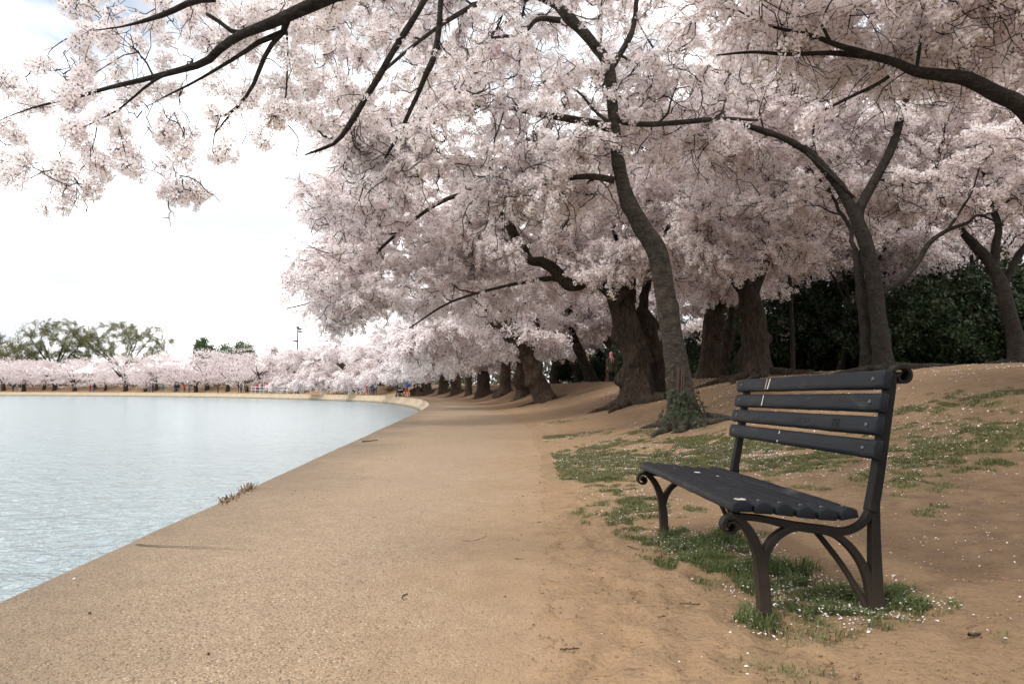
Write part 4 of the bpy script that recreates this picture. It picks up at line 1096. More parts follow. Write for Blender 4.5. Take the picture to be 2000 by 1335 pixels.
def shade_tree():
    """unseen tree added to shade the bench and the ground beside it"""
    bx, by = 4.6, -0.6; bz = ground_z(bx, by); top = (bx - 0.4, by + 0.5, bz + 2.6)
    P, q = chain([(bx, by, bz - 0.25, 0.25), (bx, by, bz, 0.22), (bx - 0.1, by + 0.1, bz + 1.2, 0.17), (*top, 0.13)], 10)
    lim = [chain([(*top, 0.09), (bx - 1.4, by + 1.4, bz + 3.6, 0.06), (bx - 2.2, by + 2.0, bz + 4.2, 0.03)], 8), chain([(*top, 0.09), (bx + 0.6, by + 1.6, bz + 3.7, 0.06), (bx + 0.8, by + 2.8, bz + 4.3, 0.03)], 8), chain([(*top, 0.08), (bx - 1.0, by - 0.8, bz + 3.8, 0.05), (bx - 1.8, by - 1.6, bz + 4.4, 0.03)], 8)]
    cherry('unseen cherry tree added behind the viewer to shade the bench and the soil around it', (bx, by, bz), [(P, q)], lim, [((3.9, 1.2, 5.0), (3.4, 3.0, 1.2), 170, dict(zmin=4.3))], 'spray', 2300, 717, True, n_roots=3, flare=0.3, trunk_attach=0.9)
shade_tree()

# ------------------------------------------------------------------ old trees lining the path and the slope behind
def old_tree(label, px, d, w_px, lean=(0, 0), h=2.0, crown=(4.6, 4.0, 3.0), cz=4.8, drop=None, seed=0, n=1500, unit='mass', size=(0.8, 1.35), natt=120, young=False, group=None, zmin=2.3, roots=4, off=(0, 0), low=0):
    b = gp(px, d); r = np.random.default_rng(seed)
    R0 = 0.38 * w_px * d / FPX
    x, y, z = b
    T = [(x, y, z - 0.25, R0 * 1.1), (x, y, z, R0), (x + lean[0] * 0.35, y, z + h * 0.35, R0 * 0.86), (x + lean[0] * 0.75, y + lean[1] * 0.5, z + h * 0.75, R0 * 0.78), (x + lean[0], y + lean[1], z + h, R0 * 0.55)]
    P, q = chain(T, 8)
    lim = []
    nl = 4
    for k in range(nl):
        a = k * 6.28 / nl + r.uniform(-0.5, 0.5); rr = r.uniform(0.35, 0.6)
        e = np.array((x + lean[0] + off[0] + crown[0] * rr * math.cos(a), y + lean[1] + crown[1] * rr * math.sin(a), z * 0.4 + cz + r.uniform(-0.3, 0.8)))
        s = np.array(T[-1][:3]) - np.array((0, 0, 0.15)); m = s * 0.55 + e * 0.45 + np.array((0, 0, 0.15 + 0.25 * r.random()))
        lim.append(chain([(*s, R0 * 0.5), (*m, R0 * 0.34), (*e, R0 * 0.13)], 6))
    c = (x + lean[0] + off[0], y + lean[1] + off[1], z * 0.4 + cz)
    zones = [(c, crown, natt, dict(zmin=zmin))]
    if low: zones.append(((c[0], c[1], z + 2.35), (crown[0], crown[1] * 0.9, 0.40), low))
    if drop: zones += [((x + q_[0], y + q_[1], q_[2]), q_[3:6], int(q_[6])) for q_ in drop]
    return cherry(label, b, [(P, q)], lim, zones, unit, n, seed, young, n_roots=roots, root_len=1.4, root_r=R0 * 0.22, sides=26, flare=0.16, sag=0.35, group=group, rmax=0.03, step=0.35, tip=0.008, thick=0.012,
                  tstep=0.12, trunk_attach=0.85, n_twigs=260 if d < 50 else 120, twig_len=1.5, twig_r=0.015, bark_key=None if young else 'row_bark', size=size, flower_kw=dict(flat=0.35))
row = [
    ('stout old cherry bole leaning over the path, first of the receding row', 1064, 28, 58, (-0.75, 0.1), 1.9, [(-4.2, -0.5, 2.6, 2.2, 2.4, 0.9, 36)]),
    ('old cherry tree just behind the leaning stout bole', 1020, 35, 36, (-0.1, 0), 2.0, [(-4.6, 0, 2.5, 2.2, 2.5, 0.9, 30)]),
    ('old cherry tree third along the receding row beside the path', 986, 41, 34, (0.1, 0), 1.9, [(-4.6, 0, 2.4, 2.2, 2.5, 0.8, 30)]),
    ('old cherry tree fourth along the receding row beside the path', 944, 47, 38, (0, 0), 1.9, [(-4.6, 0, 2.4, 2.2, 2.5, 0.8, 30)]),
    ('thin-stemmed cherry tree fifth along the receding row', 915, 54, 17, (0.05, 0), 1.9, [(-4.2, 0, 2.3, 2.2, 2.5, 0.7, 26)]),
    ('old cherry tree sixth along the receding row', 891, 60, 30, (0, 0), 1.9, [(-4.6, 0, 2.2, 2.4, 2.5, 0.7, 26)]),
    ('old cherry tree seventh along the receding row', 866, 66, 28, (0.1, 0), 1.9, [(-4.6, 0, 2.2, 2.4, 2.5, 0.7, 26)]),
    ('broad-boled cherry tree at the far end of the receding row', 828, 71, 46, (-0.3, 0), 2.1, [(-4.2, -1.0, 2.0, 2.6, 2.5, 0.8, 30)])]
for k, (lab, px, d, w, lean, h, drop) in enumerate(row):
    old_tree(lab, px, d, w, lean, h, drop=drop, seed=1000 + k, n=2300 if k < 4 else 1700, cz=5.0 + 0.05 * k, natt=150, group='cherry trees lining the path', off=(-1.2, 0), zmin=2.0, low=34, size=(0.8, 1.3) if k < 3 else (1.0, 1.6))
bend = [('cherry tree where the path starts to bend along the basin', 772, 84, 30, -1.0, 1), ('low-limbed cherry tree on the bend above the seawall', 693, 92, 40, -1.0, 2), ('cherry tree past the bend with blossom drooping to the wall', 640, 104, 30, -1.5, 2),
        ('cherry tree behind the crowd at the white railing', 585, 116, 26, 0, 1), ('taller cherry tree behind the bend', 742, 100, 26, 0, 0), ('cherry tree back from the water behind the bend', 668, 122, 24, 0, 0)]
for k, (lab, px, d, w, ox, lowd) in enumerate(bend):
    old_tree(lab, px, d, w, (0, 0), 1.8, crown=(6.0, 4.6, 2.7), cz=4.4, drop=[(-4.5, -2.5, 1.6, 3.0, 1.6, 0.8, 30)] * (lowd > 0) + [(-6.5, -3.0, 1.1, 1.5, 1.2, 0.4, 14)] * (lowd > 1), seed=1100 + k, n=1500, size=(1.3, 2.0), group='cherry trees round the bend', off=(ox, 0), zmin=2.0, roots=0)
slope = [('curved cherry tree on the slope between the row and the burly tree', 1158, 33, 30, (-1.3, 0.2), 3.0, 4.9, 2200), ('slender cherry tree on the slope in front of the green thicket', 1128, 46, 12, (-0.4, 0), 2.6, 5.2, 1700),
         ('tall slender grey-stemmed cherry tree in front of the evergreens', 1548, 21, 13, (0.05, 0.2), 3.4, 6.4, 1700), ('young cherry tree with a crooked stem behind the twin-stemmed tree', 1640, 23, 18, (0.6, 0.2), 2.0, 6.2, 1700)]
for k, (lab, px, d, w, lean, h, cz, n) in enumerate(slope):
    old_tree(lab, px, d, w, lean, h, seed=1200 + k, n=n, cz=cz, crown=(4.2, 3.6, 2.3), young=True, zmin=3.0, roots=2 if k == 0 else 0)
back = [('cherry tree deep in the grove behind the burly tree', 1300, 33, 26, 6.8), ('cherry tree deep in the grove above the hollow bole', 1440, 30, 26, 7.6), ('cherry tree deep in the grove behind the forked tree', 1700, 27, 24, 7.4),
        ('cherry tree deep in the grove near the margin', 1905, 25, 24, 7.2), ('cherry tree at the back of the grove above the evergreens', 1800, 36, 20, 8.6), ('cherry tree at the back of the grove by the slender grey stem', 1560, 38, 20, 9.0),
        ('cherry tree at the back of the grove over the green thicket', 1190, 44, 20, 7.2), ('cherry tree behind the first boles of the receding row', 1085, 52, 22, 6.6), ('tall cherry tree behind the middle of the receding row', 985, 66, 22, 7.2)]
for k, (lab, px, d, w, cz) in enumerate(back):
    old_tree(lab, px, d, w, (0, 0), 2.4, seed=1300 + k, n=1750, drop=[(0, -1.5, 3.3, 3.6, 1.2, 0.55, 34)] if k in (1, 2, 3, 4, 5) else None, cz=cz - 0.4, crown=(5.6, 4.2, 3.5), zmin=3.3, roots=0, natt=135, size=(1.0, 1.6), group='cherry trees deep in the grove')

# ------------------------------------------------------------------ evergreens behind the grove
def evergreen(label, x, y, rad, hgt, seed, n, mat='evergreen'):
    r = np.random.default_rng(seed); z = ground_z(x, y); b = np.array((x, y, z))
    root = empty('evergreen_shrub', b); tag(root, label, 'evergreen', 'dark evergreens behind the grove')
    P, q = chain([(x, y, z - 0.2, 0.14), (x + 0.1, y, z + hgt * 0.3, 0.11), (x, y + 0.1, z + hgt * 0.8, 0.05)], 6)
    link('trunk', wood_mesh('trunk', [(P, q)], M['old_bark'], origin=b), root)
    zones = np.vstack([ellipsoid((x, y, z + hgt * 0.5), (rad, rad, hgt * 0.55), 90, r, zmin=z + 0.15), ellipsoid((x, y, z + 0.7), (rad * 1.05, rad, 0.8), 40, r, zmin=z + 0.1)])
    br = grow([(P, q)], zones, r, 0.35, 0.0, 0.008, 0.01)
    o = link('branches', wood_mesh('branches', br, M['twig'], origin=b), root); o['kind'] = 'stuff'
    C, D = flower_sites(br, n, r, rmax=0.03, droop=0.1, flat=0.8)
    add_crown(root, crown_points('crown', C - b, D, mat, r, (0.8, 1.6)), mat)
for k, (px, d, rad, hgt, lab) in enumerate([
        (1520, 27, 2.6, 4.6, 'dark evergreen beside the hollow bole'), (1600, 26, 2.3, 4.4, 'dark evergreen behind the slender grey stem'), (1690, 27, 2.6, 4.2, 'dark evergreen behind the twin stems'),
        (1790, 22, 2.2, 3.2, 'low dark evergreen right of the twin stems'), (1880, 23, 2.5, 3.9, 'broad dark evergreen above the petal-strewn bank'), (1965, 22, 2.4, 3.7, 'dark evergreen behind the leaning tree at the margin'),
        (2060, 22, 2.6, 4.2, 'dark evergreen at the picture margin'), (1840, 28, 2.6, 5.2, 'tall dark evergreen at the back'), (1445, 32, 2.6, 4.6, 'dark evergreen seen between the gnarled boles'),
        (1340, 38, 3.0, 4.6, 'dark evergreen glimpsed past the ivy tree'), (1205, 47, 2.8, 3.6, 'green thicket behind the two walkers'), (1130, 53, 2.4, 3.0, 'green thicket beyond the curved cherry tree'),
        (1270, 42, 3.0, 4.0, 'dark evergreen behind the burly tree')]):
    evergreen(lab, (px - 1000) / FPX * d, d, rad * 0.92, hgt * (0.66 + 0.34 * ((k * 7) % 5) / 5), 1400 + k, 620 if d < 30 else 520)

# ------------------------------------------------------------------ far bank
def col_at(px, off, dmin=45.0):
    """ground point in column px at signed distance off from the path's inner edge"""
    for d in np.arange(dmin, 260, 0.5):
        x = (px - 1000.0) / FPX * d
        if edge_dist(x, d)[0] >= off:
            return np.array((x, d, ground_z(x, d)))
    return gp(px, 150)
def far_cherry_meshes(seed):
    r = np.random.default_rng(seed); sp = Soup(); wd = Soup()
    wd.tube(np.array([(0, 0, -0.3), (0.05, 0, 0.6), (0.15, 0.1, 1.3), (0.1, 0.1, 2.4)]), [0.42, 0.34, 0.28, 0.16], 8)
    for k in range(5):
        a = r.uniform(0, 6.28); L_ = r.uniform(1.6, 2.8)
        wd.tube(np.array([(0.1, 0.1, 1.2), (L_ * 0.4 * math.cos(a), L_ * 0.4 * math.sin(a), 2.3), (L_ * math.cos(a), L_ * math.sin(a), 3.0 + r.uniform(-0.5, 1))]), [0.18, 0.11, 0.04], 5)
    for k in range(95):
        v = r.normal(0, 1, 3); v /= np.linalg.norm(v); rr = r.uniform(0.25, 1) ** (1 / 3)
        c = np.array((v[0] * 4.6 * rr, v[1] * 4.0 * rr, 3.4 + v[2] * 2.7 * rr - 0.06 * (v[0] * 4.6 * rr) ** 2 * r.uniform(0.3, 1.2)))
        if c[2] < 0.7: c[2] = r.uniform(0.7, 2.2)
        m = 26
        C = c + r.normal(0, 1, (m, 3)) * np.array([[0.55, 0.5, 0.16]])
        x, y, z = rot_to(r.normal(0, 1, (m, 3)) + np.array([[0, 0, 0.7]]), r.uniform(0, 6.28, m)); s = r.uniform(0.06, 0.16, m)[:, None]
        sp.quads(np.stack([C - x * s, C + y * s * 0.8, C + x * s, C - y * s * 0.8], 1), 0)
    return sp.mesh('far_crown', [M['petal_bank_shaded']], False), wd.mesh('far_trunk', [M['old_bark']], True)
FAR = [far_cherry_meshes(70 + k) for k in range(5)]
_ord = ['leftmost', 'second', 'third', 'fourth', 'fifth', 'sixth', 'seventh', 'eighth', 'ninth', 'tenth', 'eleventh', 'twelfth', 'thirteenth', 'fourteenth', 'fifteenth', 'sixteenth', 'seventeenth', 'eighteenth', 'nineteenth', 'twentieth']
def far_tree(px, off, lab, k, sc):
    c = col_at(px, off); r = random.Random(k * 13 + int(px))
    root = empty('cherry_tree', c, r.uniform(0, 6.28)); root.scale = (sc * r.uniform(0.75, 1.2), sc * r.uniform(0.75, 1.2), sc * r.uniform(0.68, 1.22))
    tag(root, lab, 'cherry tree', 'cherry trees across the water')
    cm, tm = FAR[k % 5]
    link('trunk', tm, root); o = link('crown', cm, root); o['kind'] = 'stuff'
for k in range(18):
    far_tree(-50 + k * 33 + 7 * math.sin(k * 2.1), 0.5 + (k * 37 % 10) * 0.12, ('leftmost' if k == 0 else _ord[k] + ' from the picture edge') + ' of the front-line cherry trees across the water', k, 1.05 if k % 4 else 0.9)
for k in range(12):
    far_tree(-30 + k * 50 + 9 * math.sin(k * 1.7), 8 + (k * 29 % 10) * 0.5, ('leftmost' if k == 0 else _ord[k] + ' from the picture edge') + ' of the back-line cherry trees across the water', k + 2, 1.1)

for k in range(9):                                           # the row goes on past the picture edge
    far_tree(-85 - k * 34, 0.6 + (k % 3) * 0.4, _ord[k].replace('leftmost', 'first') + ' cherry tree of the far bank counted out past the picture edge', k + 1, 1.05)

def spreading_tree(label, px, d, hgt, wid, seed, leaf, nleaf, trunk_r=0.55, leaf_s=(0.14, 0.32), name='spreading_tree', dense=False, natt=170):
    r = np.random.default_rng(seed); b = gp(px, d); x, y, z = b
    root = empty(name, b); tag(root, label, 'tree')
    P, q = chain([(x, y, z - 0.3, trunk_r * 1.15), (x, y, z, trunk_r), (x + r.uniform(-0.3, 0.3), y, z + hgt * 0.14, trunk_r * 0.85), (x + r.uniform(-0.6, 0.6), y, z + hgt * 0.24, trunk_r * 0.7)], 6)
    lim = []
    for k in range(7):
        a = k * 6.28 / 7 + r.uniform(-0.3, 0.3); e = P[-1] + np.array((math.cos(a) * wid * r.uniform(0.22, 0.36), math.sin(a) * wid * 0.3, hgt * r.uniform(0.25, 0.55))); m = P[-1] * 0.6 + e * 0.4 + np.array((0, 0, -hgt * 0.02))
        lim.append(chain([(*(P[-1] - np.array((0, 0, 0.4))), trunk_r * 0.5), (*m, trunk_r * 0.36), (*e, trunk_r * 0.16)], 6))
    att = ellipsoid((x, y, z + hgt * 0.60), (wid * 0.5, wid * 0.42, hgt * 0.40), natt, r, shell=0.3 if not dense else 0.1, zmin=z + hgt * 0.22)
    br = grow([(P, q)] + lim, att, r, 0.8, 0.1, 0.025, 0.016)
    link('trunk', wood_mesh('trunk', [(P, q)], M['old_bark'], origin=b), root)
    for l in lim: link('limb', wood_mesh('limb', [l], M['old_bark'], origin=b), root)
    o = link('branches', wood_mesh('branches', br, M['old_bark'], origin=b), root); o['kind'] = 'stuff'
    C, D = flower_sites(br, nleaf, r, rmax=0.16, droop=0.0, flat=1.0)
    C = C + r.normal(0, 0.35 if not dense else 0.6, C.shape) - b
    xx, yy, zz = rot_to(D + r.normal(0, 1, D.shape), r.uniform(0, 6.28, len(C))); s = r.uniform(*leaf_s, len(C))[:, None] * 0.5
    sp = Soup(); sp.quads(np.stack([C - xx * s, C + yy * s * 0.6, C + xx * s, C - yy * s * 0.6], 1), 0)
    if not dense:                                            # fine twigs fanning out from the branches
        A, D2 = flower_sites(br, 5200, r, rmax=0.2, droop=0.15, flat=1.0, spread=0.6); A = A - b
        strips(sp, A, A + D2 * r.uniform(0.6, 1.5, (len(A), 1)), 0.022, r, 1)
    o = link('crown', sp.mesh('crown', [M[leaf], M['old_bark']], False), root); o['kind'] = 'stuff'
spreading_tree('great spreading tree with bare dark boughs and pale new leaves, first behind the far bank', 108, 190, 18.8, 23, 51, 'spring', 30000, natt=380)
spreading_tree('great arching tree with pale new leaves beside the first spreading tree', 240, 190, 18.2, 29, 52, 'spring', 34000, natt=400)
spreading_tree('olive-green leafy tree at the edge of the far bank', 22, 185, 12.5, 15, 53, 'olive', 12000, 0.3, dense=True, name='leafy_tree')
spreading_tree('pale leafing tree at the very edge of the far bank', -30, 200, 16, 16, 58, 'spring', 9000, 0.4, name='leafy_tree')
spreading_tree('dark green rounded tree, first of the green group across the water', 397, 190, 13.2, 6.5, 54, 'green', 8000, 0.25, (0.3, 0.6), 'leafy_tree', True, 110)
spreading_tree('slim loose green tree in the middle of the green group', 434, 195, 12.2, 6.5, 55, 'green', 4200, 0.25, (0.3, 0.6), 'leafy_tree', True, 110)
spreading_tree('broad green tree, last of the green group across the water', 470, 188, 12.0, 8.5, 56, 'green', 8000, 0.25, (0.3, 0.6), 'leafy_tree', True, 120)
spreading_tree('small bare grey tree left of the lamp mast', 540, 200, 10.6, 5.5, 57, 'spring', 900, 0.2, (0.2, 0.4), 'bare_tree', False, 120)
spreading_tree('yellow-green young tree at the foot of the lamp mast', 566, 200, 10.2, 7.0, 59, 'spring', 6000, 0.2, (0.25, 0.5), 'leafy_tree', True, 110)

def far_wood():
    """the closed mass of brush and wood behind everything"""
    r = np.random.default_rng(5); sp = Soup()
    n = 26000
    a = r.uniform(0, 1, n)
    px = -500 + a * 3100
    d = np.interp(px, [-500, 0, 560, 700, 1000, 1400, 2600], [230, 176, 152, 138, 105, 75, 60]) * r.uniform(1.0, 1.12, n)
    x = (px - 1000) / FPX * d
    top = 3.2 + 1.6 * n2(x, d, 0.06, 3, 40.0) + np.interp(px, [900, 1300, 2600], [0.2, 4.0, 6.0])
    z = tz(x, d) - 0.2 + top * r.uniform(0, 1, n) ** 0.8
    C = np.stack([x, d, z], 1); xx, yy, zz = rot_to(r.normal(0, 1, (n, 3)), r.uniform(0, 6.28, n)); s = (r.uniform(0.25, 0.55, n) * d / 150)[:, None]
    sp.quads(np.stack([C - xx * s, C + yy * s, C + xx * s, C - yy * s], 1), 0)
    tag(link('far_wood', sp.mesh('far_wood', [M['wood_far']], False)), 'brown-green brush and wood closing the view behind the trees', 'wood', kind='stuff')
far_wood()

# ------------------------------------------------------------------ bench
def build_bench():
    g = np.array((0.808, 2.50, 0.0))
    root = empty('park_bench', (g[0], g[1], 0.0))
    root.rotation_euler = (R(-0.75), 0, R(2.0))       # local x: front to back, y: along the seat (away), z up
    tag(root, 'weathered black slatted park bench with scrolled iron legs on bare ground', 'bench')
    LEN = 1.46
    def bar(pts, w, t, y0, n=8, bev=0.004):
        """flat iron bar: centre line in (x, z) with width w, thickness t along y"""
        A = catmull(np.array([(p[0], p[1], (p[2] if len(p) > 2 else w)) for p in pts]), n)
        P = A[:, :2]; W = A[:, 2] * 0.76
        T = np.gradient(P, axis=0); T /= np.linalg.norm(T, axis=1)[:, None]
        N = np.stack([-T[:, 1], T[:, 0]], 1)
        L0 = P + N * W[:, None] / 2; R0 = P - N * W[:, None] / 2
        ys = (y0, y0 + t)
        k = len(P)
        V = np.concatenate([np.stack([q[:, 0], np.full(k, yy), q[:, 1]], 1) for yy in ys for q in (L0, R0)])
        F = []
        for i in range(k - 1):
            a, b, c, d = i, k + i, 2 * k + i, 3 * k + i
            F += [(a, a + 1, b + 1, b), (c, d, d + 1, c + 1), (a, c, c + 1, a + 1), (b, b + 1, d + 1, d)]
        F += [(0, k, 3 * k, 2 * k), (k - 1, 3 * k - 1, 4 * k - 1, 2 * k - 1)]
        return V, np.array(F)
    def part(name, pieces, mat, parent=root, bev=0.004, seg=2):
        sp = Soup()
        for V, F in pieces: sp.raw(V, F)
        me = sp.mesh(name, [mat], False)
        bm = bmesh.new(); bm.from_mesh(me); bmesh.ops.recalc_face_normals(bm, faces=bm.faces); bm.to_mesh(me); bm.free()
        o = link(name, me, parent)
        if bev:
            b = o.modifiers.new('bevel', 'BEVEL'); b.width = bev; b.segments = seg; b.limit_method = 'ANGLE'; b.angle_limit = R(40)
            me.polygons.foreach_set('use_smooth', np.ones(len(me.polygons), bool))
            w = o.modifiers.new('wn', 'WEIGHTED_NORMAL'); w.keep_sharp = False
        return o
    def spiral(cx, cz, r0, r1, a0, turns, w, t, y0, sgn=1):
        n = 28; out = []
        for i in range(n + 1):
            s = i / n; a = a0 + sgn * turns * 2 * math.pi * s; r_ = r0 + (r1 - r0) * s
            out.append((cx + r_ * math.cos(a), cz + r_ * math.sin(a), w * (1 - 0.35 * s)))
        return bar(out, w, t, y0, 2)
    fz = 0.02
    T_ = 0.043
    for y0 in (0.005, LEN - 0.005 - T_):
        # front leg with its fork
        part('leg', [bar([(0.105, -0.06 + fz, 0.064), (0.105, 0.08, 0.058), (0.100, 0.18, 0.056), (0.086, 0.265, 0.046), (0.056, 0.335, 0.040), (0.014, 0.384, 0.036)], 0.05, T_, y0)], M['iron'])
        part('fork', [bar([(0.100, 0.215, 0.050), (0.118, 0.262, 0.040), (0.152, 0.308, 0.036), (0.200, 0.338, 0.034), (0.235, 0.345, 0.030)], 0.04, T_ - 0.006, y0 + 0.003)], M['iron'])
        part('scroll', [spiral(-0.012, 0.352, 0.036, 0.008, R(55), 1.35, 0.016, T_, y0, 1)], M['iron'])
        hub = Soup(); hub.tube(np.array([(-0.012, y0 - 0.004, 0.352), (-0.012, y0 + T_ + 0.004, 0.352)]), 0.013, 12)
        link('scroll_hub', hub.mesh('scroll_hub', [M['iron']], True), root)
        # seat rail under the slats
        part('seat_rail', [bar([(-0.01, 0.388, 0.030), (0.10, 0.378, 0.032), (0.22, 0.352, 0.040), (0.33, 0.336, 0.042), (0.41, 0.330, 0.034), (0.47, 0.352, 0.030), (0.505, 0.392, 0.034), (0.522, 0.44, 0.038)], 0.035, T_ - 0.008, y0 + 0.004)], M['iron'])
        # rear leg and upright
        part('leg', [bar([(0.520, -0.05 + fz, 0.062), (0.520, 0.15, 0.056), (0.522, 0.30, 0.046), (0.526, 0.40, 0.040), (0.530, 0.46, 0.038)], 0.05, T_ - 0.004, y0 + 0.002)], M['iron'])
        part('upright', [bar([(0.512, 0.40, 0.044), (0.528, 0.46, 0.048), (0.545, 0.54, 0.046), (0.566, 0.65, 0.044), (0.590, 0.78, 0.042), (0.606, 0.86, 0.038), (0.614, 0.905, 0.030)], 0.045, T_ + 0.004, y0 - 0.002)], M['iron'])
        part('top_scroll', [spiral(0.650, 0.898, 0.040, 0.012, R(160), -1.15, 0.019, T_, y0, 1)], M['iron'])
        hub = Soup(); hub.tube(np.array([(0.650, y0 - 0.006, 0.898), (0.650, y0 + T_ + 0.006, 0.898)]), 0.015, 12)
        link('scroll_hub', hub.mesh('scroll_hub', [M['iron']], True), root)
        # curved braces from the rail down to the rear foot
        part('brace', [bar([(0.325, 0.336, 0.034), (0.385, 0.312, 0.034), (0.440, 0.262, 0.036), (0.480, 0.195, 0.038), (0.500, 0.115, 0.040), (0.508, 0.03, 0.044)], 0.04, T_ - 0.010, y0 + 0.005)], M['iron'])
        inn = 1 if y0 < 0.5 else -1
        V, F = bar([(0.300, 0.338, 0.024), (0.345, 0.315, 0.026), (0.385, 0.262, 0.028), (0.430, 0.19, 0.028), (0.468, 0.11, 0.028), (0.500, 0.03, 0.030)], 0.03, T_ - 0.022, y0 + 0.011)
        V[:, 1] += inn * 0.10 * np.clip((V[:, 2] - 0.03) / 0.30, 0, 1)
        part('brace', [(V, F)], M['iron'])
    # slats: rounded-top planks
    r = np.random.default_rng(8)
    def slat(name, cx, cz, w, t, tilt, y0, y1, crown=0.006, seed=0):
        rr = np.random.default_rng(seed)
        prof = [(-w / 2, -t / 2), (w / 2, -t / 2), (w / 2, t / 2 - 0.008), (w / 2 - 0.008, t / 2 - 0.001), (w * 0.22, t / 2 + crown * 0.6), (0, t / 2 + crown), (-w * 0.22, t / 2 + crown * 0.6), (-w / 2 + 0.008, t / 2 - 0.001), (-w / 2, t / 2 - 0.008)]
        k = len(prof); ny = 30; ys = np.linspace(y0, y1, ny)
        bend = 0.0016 * np.cumsum(rr.normal(0, 1, ny)) * 0.35; bend -= np.linspace(bend[0], bend[-1], ny)
        V = []; c, s = math.cos(tilt), math.sin(tilt)
        for i, yy in enumerate(ys):
            for (a, b) in prof:
                a2 = a + rr.normal(0, 0.0006); b2 = b + bend[i] + rr.normal(0, 0.0005)
                V.append((cx + a2 * c - b2 * s, yy, cz + a2 * s + b2 * c))
        V = np.array(V); i = np.arange(ny - 1)[:, None] * k; j = np.arange(k)[None]
        Q = np.stack([i + j, i + (j + 1) % k, i + k + (j + 1) % k, i + k + j], -1).reshape(-1, 4)
        me = np_mesh(name, V, [Q, np.arange(k)[None], (np.arange(k)[::-1] + (ny - 1) * k)[None]], True, [M['paint']])
        bm = bmesh.new(); bm.from_mesh(me); bmesh.ops.recalc_face_normals(bm, faces=bm.faces); bm.to_mesh(me); bm.free()
        o = link(name, me, root)
        b = o.modifiers.new('bevel', 'BEVEL'); b.width = 0.004; b.segments = 2; b.limit_method = 'ANGLE'; b.angle_limit = R(50)
        return o
    def disc(parent, c, nrm, rad, h, mat, name):
        nrm = np.array(nrm) / np.linalg.norm(nrm); sp = Soup()
        sp.tube(np.array([np.array(c) - nrm * 0.002, np.array(c) + nrm * h * 0.7, np.array(c) + nrm * h]), [rad, rad * 0.95, rad * 0.55], 10)
        link(name, sp.mesh(name, [mat], True), parent)
    seats = []
    xs = [0.022, 0.098, 0.176, 0.254, 0.332, 0.412]; zs = [0.4235, 0.4175, 0.4095, 0.4005, 0.3935, 0.396]; tl = [-0.02, -0.06, -0.10, -0.10, -0.05, 0.16]
    for k in range(6):
        ext = 0.012 * r.uniform(0.2, 1.6)
        s = slat('seat_slat', xs[k], zs[k], 0.0665 if k else 0.074, 0.034, tl[k], -0.012 - ext * 0.5, LEN + 0.01 + ext, 0.0085, 30 + k)
        seats.append(s)
        for y in (0.03, LEN - 0.03): disc(s, (xs[k], y, zs[k] + 0.0245), (0, 0, 1), 0.008, 0.003, M['bolt'], 'bolt')
    backs = []
    for k in range(4):
        z = 0.627 + k * 0.0855; x = 0.527 + (z - 0.60) * 0.205 - 0.006
        tilt = R(90) - 0.2
        o = slat('back_slat', x, z, 0.0705, 0.032, tilt, -0.014 + 0.006 * r.normal(), LEN + 0.012 + 0.006 * r.normal(), 0.0012, 60 + k)
        backs.append((o, x, z))
        for y in (0.055, LEN - 0.06): disc(o, (x - 0.0170, y, z + 0.003), (-1, 0, 0.2), 0.0085, 0.005, M['bolt'], 'bolt')
    # tally scratches and initials cut into the third slat, lime streaks on the top two and on the seat
    def strip_on(o, x, z, y, dz, h, slope, mat, name, w=0.0016, lift=0.0004):
        sp = Soup(); a = np.array((x, y, z + dz)); up = np.array((0.2 / 1.02, 0, 1 / 1.02)); nr = np.array((-1, 0, 0.2)); nr = nr / np.linalg.norm(nr)
        c = a + nr * (0.0175 + lift)
        e = np.array((0, 1.0, 0)); u = up + e * slope
        q = [c - e * w - u * h / 2, c + e * w - u * h / 2, c + e * w * 0.8 + u * h / 2, c - e * w * 0.8 + u * h / 2]
        q2 = [p - nr * 0.001 for p in q]
        sp.quads(np.array([q, [q[0], q2[0], q2[1], q[1]], [q[1], q2[1], q2[2], q[2]], [q[2], q2[2], q2[3], q[3]], [q[3], q2[3], q2[0], q[0]]]), 0)
        link(name, sp.mesh(name, [mat], False), o)
    o3, x3, z3 = backs[1]
    for y, sl in ((0.305, -0.15), (0.292, 0.05), (0.279, 0.0), (0.266, 0.05), (0.256, -0.05)): strip_on(o3, x3, z3, y, 0.0, 0.034, sl, M['scratch'], 'scratch', 0.0012)
    for y, sl in ((1.22, 0.2), (1.20, 0.0), (1.185, 0.1), (1.165, -0.1), (1.15, 0.1), (0.85, 0.5), (0.83, -0.5), (0.79, 0.3), (0.62, 0.4), (0.60, -0.3), (0.57, 0.7), (0.55, 0.0), (0.52, -0.6)): strip_on(o3, x3, z3, y, 0.002, 0.022, sl, M['scratch'], 'scratch', 0.0009)
    for (ob, y, sl, w) in ((backs[3], 1.02, -0.30, 0.007), (backs[3], 1.055, -0.15, 0.003), (backs[2], 1.065, -0.12, 0.006), (backs[0], 0.80, -0.18, 0.0055)):
        strip_on(ob[0], ob[1], ob[2], y, 0.0, 0.055, sl, M['dropping'], 'lime_streak', w, 0.0006)
    def patch(o, c, rx, ry, mat, name, seed):
        rr = np.random.default_rng(seed); n = 16; a = np.linspace(0, 6.28, n, endpoint=False); k = rr.uniform(0.55, 1.1, n)
        V = np.stack([c[0] + rx * k * np.cos(a), c[1] + ry * k * np.sin(a), np.full(n, c[2])], 1); V2 = V.copy(); V2[:, 2] -= 0.0015
        i = np.arange(n); sp = Soup(); sp.V += [V, V2]; sp.n = 2 * n
        sp.Q.append(np.stack([i, (i + 1) % n, n + (i + 1) % n, n + i], 1)); sp.mq.append(np.zeros(n)); me = sp.mesh(name, [mat], False)
